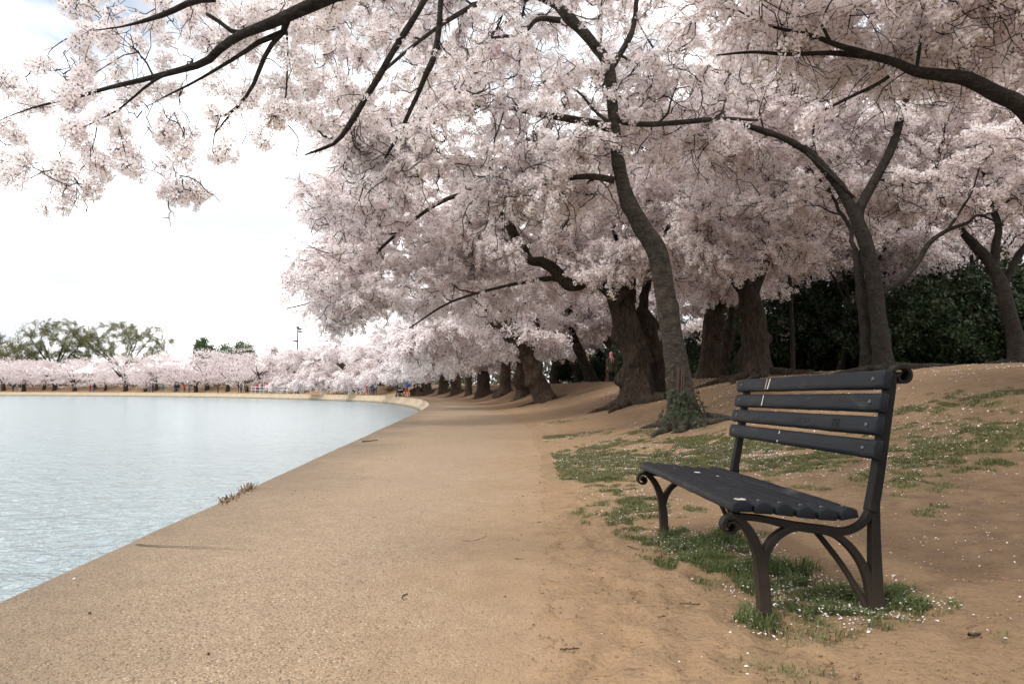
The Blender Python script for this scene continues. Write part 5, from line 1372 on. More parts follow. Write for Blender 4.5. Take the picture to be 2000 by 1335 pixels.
        bm = bmesh.new(); bm.from_mesh(me); bm.verts.ensure_lookup_table(); bm.faces.new([bm.verts[q] for q in range(n)]); bm.to_mesh(me); bm.free()
        link(name, me, o)
    patch(seats[0], (0.024, 0.018, zs[0] + 0.0262), 0.022, 0.028, M['dropping'], 'worn_patch', 4)
    patch(seats[2], (xs[2], 1.03, zs[2] + 0.0262), 0.016, 0.035, M['dropping'], 'lime_spot', 5)
    patch(seats[1], (xs[1], 1.12, zs[1] + 0.0262), 0.006, 0.05, M['dropping'], 'lime_spot', 6)
    patch(seats[3], (xs[3], 0.93, zs[3] + 0.0262), 0.006, 0.03, M['dropping'], 'lime_spot', 7)
    root.location.z = ground_z(0.95, 2.9) - 0.012
    print('bench z', root.location.z, ground_z(0.92, 2.55), ground_z(1.33, 2.55), ground_z(0.87, 3.9), ground_z(1.3, 3.9))
build_bench()

# ------------------------------------------------------------------ people
def mat_cloth(name, c): return plain(name, c, 0.85, 0.2, 0.18, 9)
CL = {k: mat_cloth('cloth_' + k, c) for k, c in dict(navy=(0.02, 0.03, 0.075), black=(0.012, 0.012, 0.014), grey=(0.17, 0.17, 0.175), white=(0.72, 0.71, 0.70), red=(0.45, 0.03, 0.035), pink=(0.62, 0.25, 0.28), blue=(0.06, 0.13, 0.42),
      green=(0.035, 0.085, 0.06), olive=(0.075, 0.085, 0.05), brown=(0.085, 0.045, 0.03), denim=(0.055, 0.085, 0.15), beige=(0.42, 0.34, 0.25), teal=(0.03, 0.16, 0.17), lilac=(0.33, 0.28, 0.45)).items()}
SKIN = [plain('skin_light', (0.50, 0.31, 0.22), 0.6), plain('skin_mid', (0.33, 0.18, 0.11), 0.6), plain('skin_deep', (0.12, 0.06, 0.04), 0.6)]
HAIR = {'dark': plain('hair_dark', (0.015, 0.011, 0.009), 0.6), 'brown': plain('hair_brown', (0.06, 0.035, 0.02), 0.6), 'grey': plain('hair_grey', (0.35, 0.34, 0.33), 0.7), 'fair': plain('hair_fair', (0.30, 0.20, 0.09), 0.6)}
def ring_loft(sp, rings, m):
    """rings: (centre, rx, ry) stacked; closed tube with caps"""
    k = 10; a = np.linspace(0, 2 * math.pi, k, endpoint=False); V = []
    for c, rx, ry in rings: V.append(np.stack([c[0] + rx * np.cos(a), c[1] + ry * np.sin(a), np.full(k, c[2])], 1))
    n = len(rings); i = np.arange(n - 1)[:, None] * k; j = np.arange(k)[None]
    sp.raw(np.vstack(V), np.stack([i + j, i + (j + 1) % k, i + k + (j + 1) % k, i + k + j], -1).reshape(-1, 4), m)
def body_mesh(pose):
    """one continuous skinned figure: trousers 0, top 1, skin 2"""
    J = {}
    st = {'stand': 0.0, 'walk': 0.17, 'hold': 0.03}[pose]
    J['pel'] = ((0, 0, 0.93), 0.145, 0.11); J['sp'] = ((0, 0, 1.10), 0.135, 0.10); J['ch'] = ((0, 0.0, 1.30), 0.165, 0.115); J['nb'] = ((0, 0, 1.435), 0.075, 0.065)
    J['nk'] = ((0, -0.005, 1.49), 0.050, 0.052); J['h0'] = ((0, -0.015, 1.545), 0.062, 0.075); J['h1'] = ((0, -0.012, 1.62), 0.074, 0.092); J['h2'] = ((0, 0.0, 1.70), 0.055, 0.068)
    for s, nm in ((1, 'l'), (-1, 'r')):
        f = st * s
        J['hip' + nm] = ((0.085 * s, 0, 0.87), 0.090, 0.095); J['kn' + nm] = ((0.095 * s, -f * 0.5 - 0.015, 0.49), 0.058, 0.062); J['an' + nm] = ((0.095 * s, -f + (0.08 if f < 0 else 0.0), 0.09 + (0.05 if f < 0 else 0)), 0.038, 0.045)
        J['to' + nm] = ((0.105 * s, -f - 0.13 + (0.08 if f < 0 else 0), 0.035), 0.036, 0.032)
        J['sh' + nm] = ((0.185 * s, 0, 1.385), 0.062, 0.062)
        if pose == 'hold':
            J['el' + nm] = ((0.25 * s, -0.03, 1.12), 0.046, 0.046); J['wr' + nm] = ((0.13 * s, -0.25, 1.16), 0.030, 0.030); hd = np.array((-0.25 * s, -0.6, 0.1))
        else:
            J['el' + nm] = ((0.245 * s, f * 0.4 + 0.01, 1.11), 0.046, 0.046); J['wr' + nm] = ((0.26 * s, f * 0.8 - 0.05, 0.88), 0.029, 0.029); hd = np.array((0.0, -0.12, -0.6))
        w = np.array(J['wr' + nm][0]); J['pm' + nm] = (tuple(w + hd * 0.12), 0.028, 0.022)
    names = list(J); idx = {n: i for i, n in enumerate(names)}
    E = [('pel', 'sp'), ('sp', 'ch'), ('ch', 'nb'), ('nb', 'nk'), ('nk', 'h0'), ('h0', 'h1'), ('h1', 'h2')]
    for n in 'lr': E += [('pel', 'hip' + n), ('hip' + n, 'kn' + n), ('kn' + n, 'an' + n), ('an' + n, 'to' + n), ('ch', 'sh' + n), ('sh' + n, 'el' + n), ('el' + n, 'wr' + n), ('wr' + n, 'pm' + n)]
    verts = [J[n][0] for n in names]; rad = [J[n][1:] for n in names]; edges = [(idx[a], idx[b]) for a, b in E]
    for n, s in (('l', 1), ('r', -1)):              # five fingers per hand, the thumb from the side of the palm
        p = np.array(J['pm' + n][0]); w = np.array(J['wr' + n][0]); dr = (p - w) / np.linalg.norm(p - w); sd = np.cross(dr, (1.0, 0, 0)) if pose != 'hold' else np.cross(dr, (0, 0, 1.0)); sd /= np.linalg.norm(sd) + 1e-9
        for k, (o, L_) in enumerate(((-0.030, 0.065), (-0.010, 0.078), (0.010, 0.074), (0.029, 0.058))):
            a = len(verts); verts += [tuple(p + sd * o * 0.8 + dr * 0.03), tuple(p + sd * o + dr * (0.03 + L_ * 0.55)), tuple(p + sd * o + dr * (0.03 + L_ * 0.9) + np.array((-0.012 * s, 0, 0)))]
            rad += [(0.010, 0.010), (0.009, 0.009), (0.008, 0.008)]; edges += [(idx['pm' + n], a), (a, a + 1), (a + 1, a + 2)]
        a = len(verts); verts += [tuple(p - sd * 0.036 - dr * 0.01), tuple(p - sd * 0.052 + dr * 0.03)]; rad += [(0.011, 0.011), (0.009, 0.009)]; edges += [(idx['pm' + n], a), (a, a + 1)]
    me = bpy.data.meshes.new('body_' + pose); me.from_pydata([tuple(v) for v in verts], edges, [])
    o = bpy.data.objects.new('tmp', me); COL.objects.link(o)
    sk = o.modifiers.new('skin', 'SKIN'); 
    for i, rr in enumerate(rad): me.skin_vertices[0].data[i].radius = rr
    me.skin_vertices[0].data[0].use_root = True
    su = o.modifiers.new('sub', 'SUBSURF'); su.levels = 1; su.render_levels = 1
    dg = bpy.context.evaluated_depsgraph_get(); dg.update()
    out = bpy.data.meshes.new_from_object(o.evaluated_get(dg)); out.name = 'body_' + pose
    bpy.data.objects.remove(o)
    n = len(out.vertices); co = np.zeros(n * 3); out.vertices.foreach_get('co', co); co = co.reshape(-1, 3)
    # the face: nose, brow hollows and mouth pushed out of the head
    hz = co[:, 2] > 1.52
    front = hz & (co[:, 1] < -0.055)
    co[front, 1] -= 0.022 * np.exp(-((co[front, 0] / 0.018) ** 2 + ((co[front, 2] - 1.595) / 0.022) ** 2))
    out.vertices.foreach_set('co', co.ravel())
    mi = []
    hand = {k: np.array(J['wr' + k][0]) for k in 'lr'}
    for p in out.polygons:
        c = np.array(p.center)
        isk = c[2] > 1.47 or any(np.linalg.norm(c - hand[k] - (np.array(J['pm' + k][0]) - hand[k]) * 1.6) < 0.125 for k in 'lr')
        mi.append(2 if isk else 1 if (c[2] > 0.90 or abs(c[0]) > 0.205) else 0)
    out.polygons.foreach_set('material_index', mi); out.polygons.foreach_set('use_smooth', [True] * len(mi))
    for _ in range(3): out.materials.append(SKIN[0])
    return out
BODY = {p: body_mesh(p) for p in ('stand', 'walk', 'hold')}
def hair_mesh(long):
    sp = Soup()
    rings = [((0, 0.012, 1.735), 0.018, 0.022), ((0, 0.012, 1.722), 0.055, 0.066), ((0, 0.012, 1.69), 0.076, 0.092), ((0, 0.018, 1.65), 0.083, 0.098), ((0, 0.032, 1.61), 0.082, 0.088)]
    rings += [((0, 0.045, 1.56), 0.076, 0.066), ((0, 0.055, 1.50), 0.078, 0.050), ((0, 0.062, 1.42), 0.070, 0.040)] if long else [((0, 0.045, 1.57), 0.070, 0.062), ((0, 0.045, 1.545), 0.055, 0.045)]
    ring_loft(sp, rings[::-1], 0)
    return sp.mesh('hair', [HAIR['dark']], True)
HM = {False: hair_mesh(False), True: hair_mesh(True)}
def eyes_mesh():
    sp = Soup()
    for s in (-1, 1):
        c = np.array((0.028 * s, -0.103, 1.622)); a = np.linspace(0, 6.28, 7)[:-1]
        sp.V.append(np.vstack([c + np.stack([0.012 * np.cos(a), 0.004 * np.cos(a) ** 2, 0.006 * np.sin(a)], 1), c + np.array((0, -0.006, 0))])); i = np.arange(6)
        sp.T.append(np.stack([i, (i + 1) % 6, np.full(6, 6)], 1) + sp.n); sp.mt.append(np.zeros(6)); sp.n += 7
    return sp.mesh('eyes', [HAIR['dark']], True)
EYES = eyes_mesh()
def coat_mesh():
    sp = Soup(); ring_loft(sp, [((0, 0, 0.60), 0.215, 0.165), ((0, 0, 0.80), 0.200, 0.150), ((0, 0, 0.98), 0.182, 0.136), ((0, 0, 1.12), 0.172, 0.128), ((0, 0, 1.28), 0.196, 0.142), ((0, 0, 1.38), 0.165, 0.118), ((0, 0, 1.45), 0.075, 0.075)], 0)
    return sp.mesh('coat', [CL['olive']], True)
def scarf_mesh():
    sp = Soup(); ring_loft(sp, [((0, 0.02, 1.33), 0.150, 0.135), ((0, 0.0, 1.42), 0.130, 0.125), ((0, 0.01, 1.50), 0.092, 0.098), ((0, 0.018, 1.58), 0.090, 0.100), ((0, 0.022, 1.66), 0.088, 0.100), ((0, 0.015, 1.72), 0.062, 0.072), ((0, 0.015, 1.745), 0.012, 0.014)], 0)
    for s in (-1, 1): sp.tube(np.array([(0.05 * s, -0.12, 1.38), (0.06 * s, -0.165, 1.25), (0.055 * s, -0.165, 1.08)]), [0.03, 0.035, 0.03], 6)
    return sp.mesh('headscarf', [CL['pink']], True)
COAT, SCARF = coat_mesh(), scarf_mesh()
def person(pos, label, top, legs, hair='dark', long=False, pose='stand', face=0.0, h=1.0, skin=0, coat=None, scarf=None, group=None):
    b = bpy.data.objects.new('person', BODY[pose]); COL.objects.link(b)
    b.location = pos; b.rotation_euler = (0, 0, face); b.scale = (h * 0.99, h * 0.99, h)
    for k, m in enumerate((CL[legs], CL[top], SKIN[skin])):
        b.material_slots[k].link = 'OBJECT'; b.material_slots[k].material = m
    tag(b, label, 'person', group)
    if scarf:
        o = link('headscarf', SCARF, b); o.material_slots[0].link = 'OBJECT'; o.material_slots[0].material = CL[scarf]
    else:
        o = link('hair', HM[long], b); o.material_slots[0].link = 'OBJECT'; o.material_slots[0].material = HAIR[hair]
    link('eyes', EYES, b)
    if coat:
        o = link('coat', COAT, b); o.material_slots[0].link = 'OBJECT'; o.material_slots[0].material = CL[coat]
    return b
# two walkers under the trees
p = gp(1194, 38.5); person(p, 'person in a long green coat and pink headscarf standing in front of the green thicket', 'olive', 'black', pose='stand', face=0.3, coat='olive', scarf='pink')
p = gp(1147, 40.0); person(p, 'person in pink top and white trousers half hidden by the curved cherry tree', 'pink', 'white', 'fair', True, 'hold', -1.2)
p = gp(1432, 28.5); person(p, 'person in a dark coat glimpsed between the gnarled boles', 'black', 'black', 'dark', True, 'stand', 2.6, coat='black')
# strollers on the path at the bend
def on_path(px, off): return col_at(px, off)
grp = 'visitors on the path round the basin'
PL = [
    (776, -1.9, 'navy', 'grey', 'grey', 'hold', 'person in a navy jacket pushing the stroller on the bend'), (781, -1.5, 'white', 'denim', 'dark', 'stand', 'person in a white top beside the stroller'), (790, -1.9, 'lilac', 'navy', 'brown', 'walk', 'person in a lilac top beside the blue-bagged walker'),
    (795, -2.2, 'blue', 'red', 'brown', 'walk', 'person with a blue top and red trousers at the end of the bend'),
    (655, -1.8, 'red', 'black', 'dark', 'walk', 'person in a red coat walking alone beneath the drooping branch'), (670, -1.6, 'brown', 'brown', 'brown', 'stand', 'person all in brown on the path below the arched limb'),
    (683, -1.5, 'teal', 'white', 'dark', 'stand', 'person in a teal jacket and white trousers'), (700, -1.7, 'green', 'black', 'dark', 'stand', 'person in a dark green coat at the edge of the group on the bend'), (708, -1.2, 'lilac', 'denim', 'dark', 'hold', 'person in lilac behind the green-coated visitor'),
    (716, -1.8, 'red', 'red', 'brown', 'walk', 'person dressed all in red in the middle of the group on the bend'), (724, -1.4, 'navy', 'denim', 'dark', 'stand', 'person in navy and jeans next to the all-red visitor'), (729, -1.0, 'navy', 'black', 'dark', 'stand', 'person in navy and black at the back of the group on the bend'),
    (734, -1.7, 'denim', 'navy', 'fair', 'stand', 'fair-haired person in denim closing the group on the bend'), (642, -1.2, 'black', 'grey', 'dark', 'stand', 'person in black top and grey trousers near the white car'),
    (579, -1.8, 'black', 'black', 'dark', 'stand', 'person all in black just past the railing'), (584, -1.4, 'navy', 'brown', 'brown', 'stand', 'person in navy and brown just past the railing'),
    (467, -1.8, 'black', 'navy', 'dark', 'stand', 'person in black and navy short of the railing'), (472, -1.3, 'grey', 'black', 'grey', 'stand', 'grey-haired person in grey short of the railing'), (479, -1.7, 'olive', 'olive', 'brown', 'walk', 'person in olive walking towards the railing'),
    (427, -1.6, 'brown', 'black', 'dark', 'stand', 'person in brown alone on the far path'), (362, -1.5, 'red', 'black', 'dark', 'stand', 'person in a red top with the pair on the far path'), (371, -1.5, 'grey', 'denim', 'dark', 'stand', 'person in grey with the pair on the far path'),
    (343, -1.8, 'navy', 'denim', 'dark', 'stand', 'person in navy looking over the water, far path'), (350, -1.3, 'black', 'grey', 'brown', 'stand', 'person in black and grey beside the one looking over the water'), (319, -1.6, 'teal', 'denim', 'fair', 'walk', 'fair-haired person in teal on the far path'),
    (294, -1.6, 'blue', 'denim', 'dark', 'stand', 'person in blue and jeans on the far path'), (300, -1.2, 'navy', 'black', 'dark', 'stand', 'person in navy behind the blue-clad one on the far path'), (186, -1.6, 'black', 'denim', 'dark', 'stand', 'person in black and jeans under the low branches across the water'),
    (178, -1.2, 'red', 'denim', 'brown', 'stand', 'person in red and jeans under the low branches across the water'), (28, -1.6, 'navy', 'black', 'dark', 'stand', 'person in navy at the far edge of the bank'), (35, -1.3, 'grey', 'grey', 'fair', 'stand', 'person all in grey at the far edge of the bank'), (42, -1.7, 'black', 'beige', 'dark', 'stand', 'person in black and beige at the far edge of the bank')]
for k, (px, off, top, legs, hair, pose, lab) in enumerate(PL):
    person(on_path(px, off), lab, top, legs, hair, k % 3 == 0, pose, random.uniform(0, 6.28) if pose == 'stand' else (1.6 if k % 2 else -1.6), 0.95 + 0.1 * random.random(), k % 3 if k % 5 else 0, group=grp)
crowd = [('red', 'denim'), ('white', 'black'), ('navy', 'grey'), ('pink', 'denim'), ('red', 'black'), ('white', 'denim'), ('black', 'denim'), ('blue', 'grey'), ('pink', 'white'), ('navy', 'beige'), ('grey', 'navy'), ('black', 'beige'), ('navy', 'white')]
for k, (top, legs) in enumerate(crowd):
    person(on_path(503 + k * 4.9, -1.2 + 0.5 * (k % 2)), 'person in %s and %s standing in the crowd behind the white railing' % (top, {'denim': 'jeans'}.get(legs, legs + ' trousers')), top, legs, ['dark', 'brown', 'fair'][k % 3], k % 2 == 0, 'stand', random.uniform(0, 6.28), 0.93 + 0.12 * random.random(), k % 3, group='crowd behind the railing')

# ------------------------------------------------------------------ turf, petals, litter
def blades(name, label, n, lst, hgt, wid, mat, seed, thr=0.35, lean=0.6, clump=0.0):
    r = np.random.default_rng(seed)
    area = np.array([p[2] * p[3] for p in lst]); pick = r.choice(len(lst), n * 3, p=area / area.sum())
    L_ = np.array(lst)[pick]
    a = r.uniform(0, 6.28, n * 3); k = np.sqrt(r.uniform(0, 1, n * 3)) * 2.1
    x = L_[:, 0] + L_[:, 2] * k * np.cos(a); y = L_[:, 1] + L_[:, 3] * k * np.sin(a)
    m = patch_mask(x, y, lst); ok = (m > thr * r.uniform(0.5, 1.6, n * 3)) & (edge_dist(x, y) > 0.12)
    tuft = n2(x, y, 9.0, 2, 50.0); ok &= tuft > -0.25
    x, y, m = x[ok][:n], y[ok][:n], m[ok][:n]; n = len(x)
    z = tz(x, y) - 0.004
    h = hgt * r.uniform(0.45, 1.25, n) * (0.55 + 0.6 * np.clip(m, 0, 1)); a = r.uniform(0, 6.28, n); t = r.uniform(0.1, lean, n) * h
    b = np.stack([x, y, z], 1); dr = np.stack([np.cos(a), np.sin(a), np.zeros(n)], 1); sd = np.stack([-np.sin(a), np.cos(a), np.zeros(n)], 1) * (wid * r.uniform(0.6, 1.3, n))[:, None]
    mid = b + dr * (t * 0.35)[:, None] + np.array([[0, 0, 1]]) * (h * 0.62)[:, None]; tip = b + dr * t[:, None] + np.array([[0, 0, 1]]) * (h * 0.92)[:, None]
    V = np.concatenate([np.stack([b - sd, b + sd, mid + sd * 0.8, mid - sd * 0.8, tip], 1)]).reshape(-1, 3)
    i = np.arange(n)[:, None] * 5
    o = link(name, np_mesh(name, V, [i + np.array([[0, 1, 2, 3]]), i + np.array([[3, 2, 4]])], False, [M[mat]]))
    return tag(o, label, 'grass', kind='stuff')
blades('grass', 'thin trodden grass in patches on the bare slope', 130000, PT_TURF, 0.026, 0.0026, 'grass', 1, 0.6, 1.3)
blades('dry_grass', 'straw-coloured dead grass among the thin turf', 30000, PT_TURF + PT_SPARSE + PT_LUSH, 0.026, 0.0022, 'straw', 2, 0.35, 1.6)
blades('lush_grass', 'fresh green grass growing under and around the bench', 15000, PT_LUSH, 0.032, 0.0024, 'lush', 3, 0.60, 1.3)
blades('sparse_grass', 'sparse low grass in front of the bench', 3800, PT_SPARSE, 0.026, 0.0022, 'grass', 4, 0.75, 1.2)
_tall = _patches([(1415, 1062, 36, 12), (1560, 1110, 60, 14), (1480, 1216, 24, 8), (1600, 1150, 50, 12), (1700, 1180, 20, 6), (1300, 1052, 20, 5)])
blades('tall_grass', 'taller tufts of green grass at the bench feet', 2000, _tall, 0.062, 0.0026, 'lush', 6, 0.5, 1.0)

def petals():
    r = np.random.default_rng(12); X, Y, S = [], [], []
    def add(n, fx, fy, keep=None, s=(0.0034, 0.0062)):
        x, y = fx(n), fy(n)
        ok = edge_dist(x, y) > 0.1
        if keep is not None: ok &= keep(x, y) > r.uniform(0, 1, n)
        X.append(x[ok]); Y.append(y[ok]); S.append(r.uniform(*s, ok.sum()))
    # drifted thickly among the grass, thinly over the bare soil, in sheets on the bank behind
    for lst, n, sz in ((PT_LUSH, 2800, (0.0034, 0.0062)), (PT_TURF, 8000, (0.0042, 0.0078)), (PT_SPARSE, 500, (0.0045, 0.008))):
        A = np.array(lst); p = A[:, 2] * A[:, 3]; i = r.choice(len(A), n, p=p / p.sum()); a = r.uniform(0, 6.28, n); k = np.sqrt(r.uniform(0, 1, n)) * 1.6
        x = A[i, 0] + A[i, 2] * k * np.cos(a); y = A[i, 1] + A[i, 3] * k * np.sin(a); c = n2(x, y, 2.2, 3, 60.0)
        ok = (c > -0.15) & (edge_dist(x, y) > 0.1); X.append(x[ok]); Y.append(y[ok]); S.append(r.uniform(*sz, ok.sum()))
    cl = lambda x, y: np.clip(0.4 + 1.6 * n2(x, y, 0.9, 3, 61.0), 0.02, 1)
    add(1500, lambda n: r.uniform(1.0, 4.0, n), lambda n: r.uniform(1.6, 6.0, n), cl)
    add(7000, lambda n: r.uniform(2.0, 12.0, n), lambda n: r.uniform(5.5, 13.0, n), cl, (0.006, 0.013))
    add(16000, lambda n: r.uniform(3.0, 22.0, n), lambda n: r.uniform(12.0, 24.0, n), cl, (0.010, 0.022))
    add(500, lambda n: r.uniform(0.2, 1.3, n), lambda n: r.uniform(1.7, 9.0, n), cl)
    x, y, s = map(np.concatenate, (X, Y, S)); n = len(x)
    z = tz(x, y); up = (patch_mask(x, y, PT_LUSH) > 0.5) | (patch_mask(x, y, PT_TURF) > 0.5)
    z = z + 0.004 + np.where(up, r.uniform(0, 0.022, n), 0)
    C = np.stack([x, y, z], 1); xx, yy, zz = rot_to(np.stack([r.normal(0, 0.35, n), r.normal(0, 0.35, n), np.ones(n)], 1), r.uniform(0, 6.28, n)); s = s[:, None]
    q = np.stack([C - xx * s, C + yy * s * 0.75 + zz * s * 0.25, C + xx * s * 1.1, C - yy * s * 0.75 + zz * s * 0.2], 1)
    sp = Soup(); sp.quads(q, 0)
    tag(link('fallen_petals', sp.mesh('fallen_petals', [M['fallen']], False)), 'fallen white and pink petals strewn over soil and grass', 'petals', kind='stuff')
petals()

def crumbs():
    """small dark soil crumbs, bark bits and grit on path and soil"""
    r = np.random.default_rng(31); n = 2600
    y = 1.7 * np.exp(r.uniform(0, 1, n) ** 0.9 * 2.0); x = np.where(r.random(n) < 0.07, r.uniform(-2.0, 0.2, n), r.uniform(0.0, 1.0, n) * (0.6 + y * 0.6))
    s_ = edge_dist(x, y); z = np.where(s_ < 0.1, 0.004, tz(x, y))
    sz = r.uniform(0.0012, 0.0042, n) * (1 + 0.10 * y)
    o = np.array([(1, 0, 0), (-0.9, 0.2, 0), (0.1, 0.8, 0), (-0.1, -0.85, 0), (0.1, 0.1, 0.7), (0, 0, -0.4)])
    V = np.stack([x, y, z], 1)[:, None] + (o[None] * r.uniform(0.6, 1.3, (n, 6, 1))) * sz[:, None, None] * np.array([[[1.3, 1, 0.7]]])
    F = np.array([(0, 2, 4), (2, 1, 4), (1, 3, 4), (3, 0, 4), (2, 0, 5), (1, 2, 5), (3, 1, 5), (0, 3, 5)])
    F = (np.arange(n)[:, None, None] * 6 + F[None]).reshape(-1, 3)
    tag(link('litter', np_mesh('litter', V.reshape(-1, 3), F, False, [M['twig']])), 'dark crumbs of bark and soil scattered over path and bare ground', 'litter', kind='stuff')
crumbs()
def clods():
    """crumbled lumps of the same soil trodden out of the bare ground"""
    r = np.random.default_rng(33); n = 9000
    y = 1.6 * np.exp(r.uniform(0, 1, n) ** 0.9 * 2.1); x = 0.1 + r.uniform(0.0, 1.0, n) ** 0.8 * (0.5 + y * 0.75)
    ok = (edge_dist(x, y) > -0.12) & (n2(x, y, 1.6, 3, 70.0) > -0.12); x, y = x[ok], y[ok]; n = len(x)
    sz = r.uniform(0.0015, 0.0055, n) * (1 + 0.10 * y) * (1 + (r.random(n) < 0.06) * 1.4)
    z = np.where(edge_dist(x, y) < 0.1, 0.002, tz(x, y))
    o = np.array([(1, 0, 0), (-0.9, 0.2, 0), (0.1, 0.8, 0), (-0.1, -0.85, 0), (0.1, 0.1, 0.8), (0, 0, -0.4)])
    V = np.stack([x, y, z], 1)[:, None] + (o[None] * r.uniform(0.55, 1.35, (n, 6, 1))) * sz[:, None, None] * np.array([[[1.2, 1, 0.8]]])
    F = np.array([(0, 2, 4), (2, 1, 4), (1, 3, 4), (3, 0, 4), (2, 0, 5), (1, 2, 5), (3, 1, 5), (0, 3, 5)])
    F = (np.arange(n)[:, None, None] * 6 + F[None]).reshape(-1, 3)
    tag(link('soil_crumbs', np_mesh('soil_crumbs', V.reshape(-1, 3), F, False, [M['dirt']])), 'loose crumbs of dry soil on the trodden ground', 'soil', kind='stuff')
clods()

def twig(label, pts, w, mat='twig', seed=0, fork=False):
    """a fallen twig through photo pixels on the ground"""
    G = [hit(px, py) for px, py in pts]; r = np.random.default_rng(seed)
    P = catmull(np.array(G), 6); rad = np.interp(np.linspace(0, 1, len(P)), [0, 1], [w, w * 0.55]); P[:, 2] += rad * 0.8; P[1:-1] += r.normal(0, w * 0.35, (len(P) - 2, 3))
    b = P[0].copy(); sp = Soup(); sp.tube(P - b, rad * r.uniform(0.85, 1.15, len(P)), 6)
    for k in (len(P) // 3, 2 * len(P) // 3):
        d = np.array((r.normal(), r.normal(), 0.3)); d /= np.linalg.norm(d); sp.tube(np.array([P[k] - b, P[k] - b + d * w * 3.2]), [w * 0.6, w * 0.35], 5)
    o = link('fallen_twig', sp.mesh('fallen_twig', [M[mat]], True), None, b)
    tag(o, label, 'twig', 'fallen twigs')
twig('small hooked dark twig alone on the path', [(796, 1160), (786, 1164), (788, 1172)], 0.0028, seed=1)
twig('bent thin twig on the path in line with the bench front', [(905, 1057), (925, 1056), (945, 1050), (950, 1046)], 0.003, seed=2)
twig('short straight twig near the soft edge of the path', [(1006, 1092), (1028, 1093)], 0.0035, seed=3)
twig('dark straight twig on the dusty path margin, closest to the viewer', [(1094, 1269), (1115, 1267), (1140, 1264)], 0.0032, seed=4)
twig('knobbly dark twig on the soil in front of the bench leg', [(1327, 1179), (1355, 1179), (1388, 1181)], 0.003, seed=5)
twig('thin twig beside the reddish stone', [(1278, 1094), (1300, 1094), (1325, 1092)], 0.003, seed=6)
twig('short dark twig on the trodden soil', [(1285, 1206), (1300, 1202)], 0.0028, seed=7)
twig('long pale dry stem slanting below the front bench leg', [(1540, 1256), (1562, 1276), (1588, 1302)], 0.0026, 'reed', 8)
twig('pale stem with a petal at its end', [(1537, 1296), (1555, 1306), (1572, 1313)], 0.003, 'reed', 9)
twig('short brown stick on the soil at the lower margin', [(1697, 1280), (1710, 1292)], 0.003, 'reed', 10)
twig('dark stick lying at the water side of the path, far along', [(708, 863), (722, 861), (738, 859)], 0.010, seed=11)
twig('dark stub of wood on the soil behind the bench', [(1893, 1242), (1915, 1238)], 0.006, seed=12)
twig('thin twig among petals on the bare soil', [(1225, 1066), (1250, 1074)], 0.0028, seed=13)
twig('short twig on soil near the turf edge', [(1090, 1027), (1106, 1027)], 0.004, seed=14)

def stone(label, px, py, w_px, hgt=0.5, mat='rock', seed=0, name='stone'):
    c = hit(px, py); s = 0.5 * w_px * c[1] / FPX; r = np.random.default_rng(seed)
    bm = bmesh.new(); bmesh.ops.create_icosphere(bm, subdivisions=3, radius=1.0)
    P = np.array([v.co[:] for v in bm.verts]); k = 1 + 0.35 * fbm(P * 1.3 + seed, 3) + 0.12 * fbm(P * 4 + seed, 2)
    for v, kk in zip(bm.verts, k): v.co = v.co * kk; v.co.x *= s; v.co.y *= s * 0.8; v.co.z *= s * hgt
    me = bpy.data.meshes.new(name); bm.to_mesh(me); bm.free(); me.materials.append(M[mat]); me.polygons.foreach_set('use_smooth', [True] * len(me.polygons))
    o = link(name, me, None, (c[0], c[1], c[2] + s * hgt * 0.35)); o.rotation_euler = (0, 0, seed); tag(o, label, 'stone')
stone('small reddish stone on the soil before the far bench leg', 1287, 1086, 15, 0.7, seed=1)
stone('flat reddish-brown stone in the grass between the bench legs', 1580, 1186, 46, 0.35, seed=2)
stone('brown clod in the grass behind the front bench leg', 1445, 1100, 26, 0.6, seed=3)
stone('grey pebble on bare soil beyond the bench', 1963, 1131, 16, 0.4, seed=4)
stone('small dark pebble on the path near the lower edge', 407, 1276, 7, 0.7, 'twig', 5)
stone('dark pebble on the path close to the seawall', 175, 1197, 6, 0.7, 'twig', 6)
stone('tiny white pebble on the path close to the water', 145, 1130, 6, 0.6, 'fallen', 7)

def broadleaf(label, px, py, s_px, seed):
    c = hit(px, py); s = s_px * c[1] / FPX; r = np.random.default_rng(seed); sp = Soup(); n = 9
    for k in range(n):
        a = k * 2.4 + r.normal(0, 0.2); L_ = s * r.uniform(0.6, 1.1); up = r.uniform(0.25, 0.9)
        t = np.linspace(0, 1, 6); ctr = np.stack([np.cos(a) * L_ * t, np.sin(a) * L_ * t, L_ * up * t - L_ * 0.5 * t ** 2 + 0.01], 1); w = L_ * 0.24 * np.sin(np.clip(t * 0.9 + 0.08, 0, 1) * math.pi)
        sd = np.array((-math.sin(a), math.cos(a), 0.0)); A, B = ctr + sd * w[:, None] + np.array((0, 0, 0.25)) * w[:, None], ctr - sd * w[:, None] + np.array((0, 0, 0.25)) * w[:, None]
        for i in range(5): sp.quads(np.array([[ctr[i], A[i], A[i + 1], ctr[i + 1]], [B[i], ctr[i], ctr[i + 1], B[i + 1]]]), 0)
    o = link('weed', sp.mesh('weed', [M['lush']], True), None, c); tag(o, label, 'weed', 'broad-leaved weeds in the grass')
broadleaf('broad-leaved weed in the grass left of the rear bench leg', 1598, 1165, 24, 1)
broadleaf('broad-leaved weed close to the rear bench leg', 1645, 1168, 24, 2)
broadleaf('grey-green weed behind the front bench leg', 1448, 1118, 20, 3)
broadleaf('low weed in the grass below the seat middle', 1560, 1145, 18, 4)

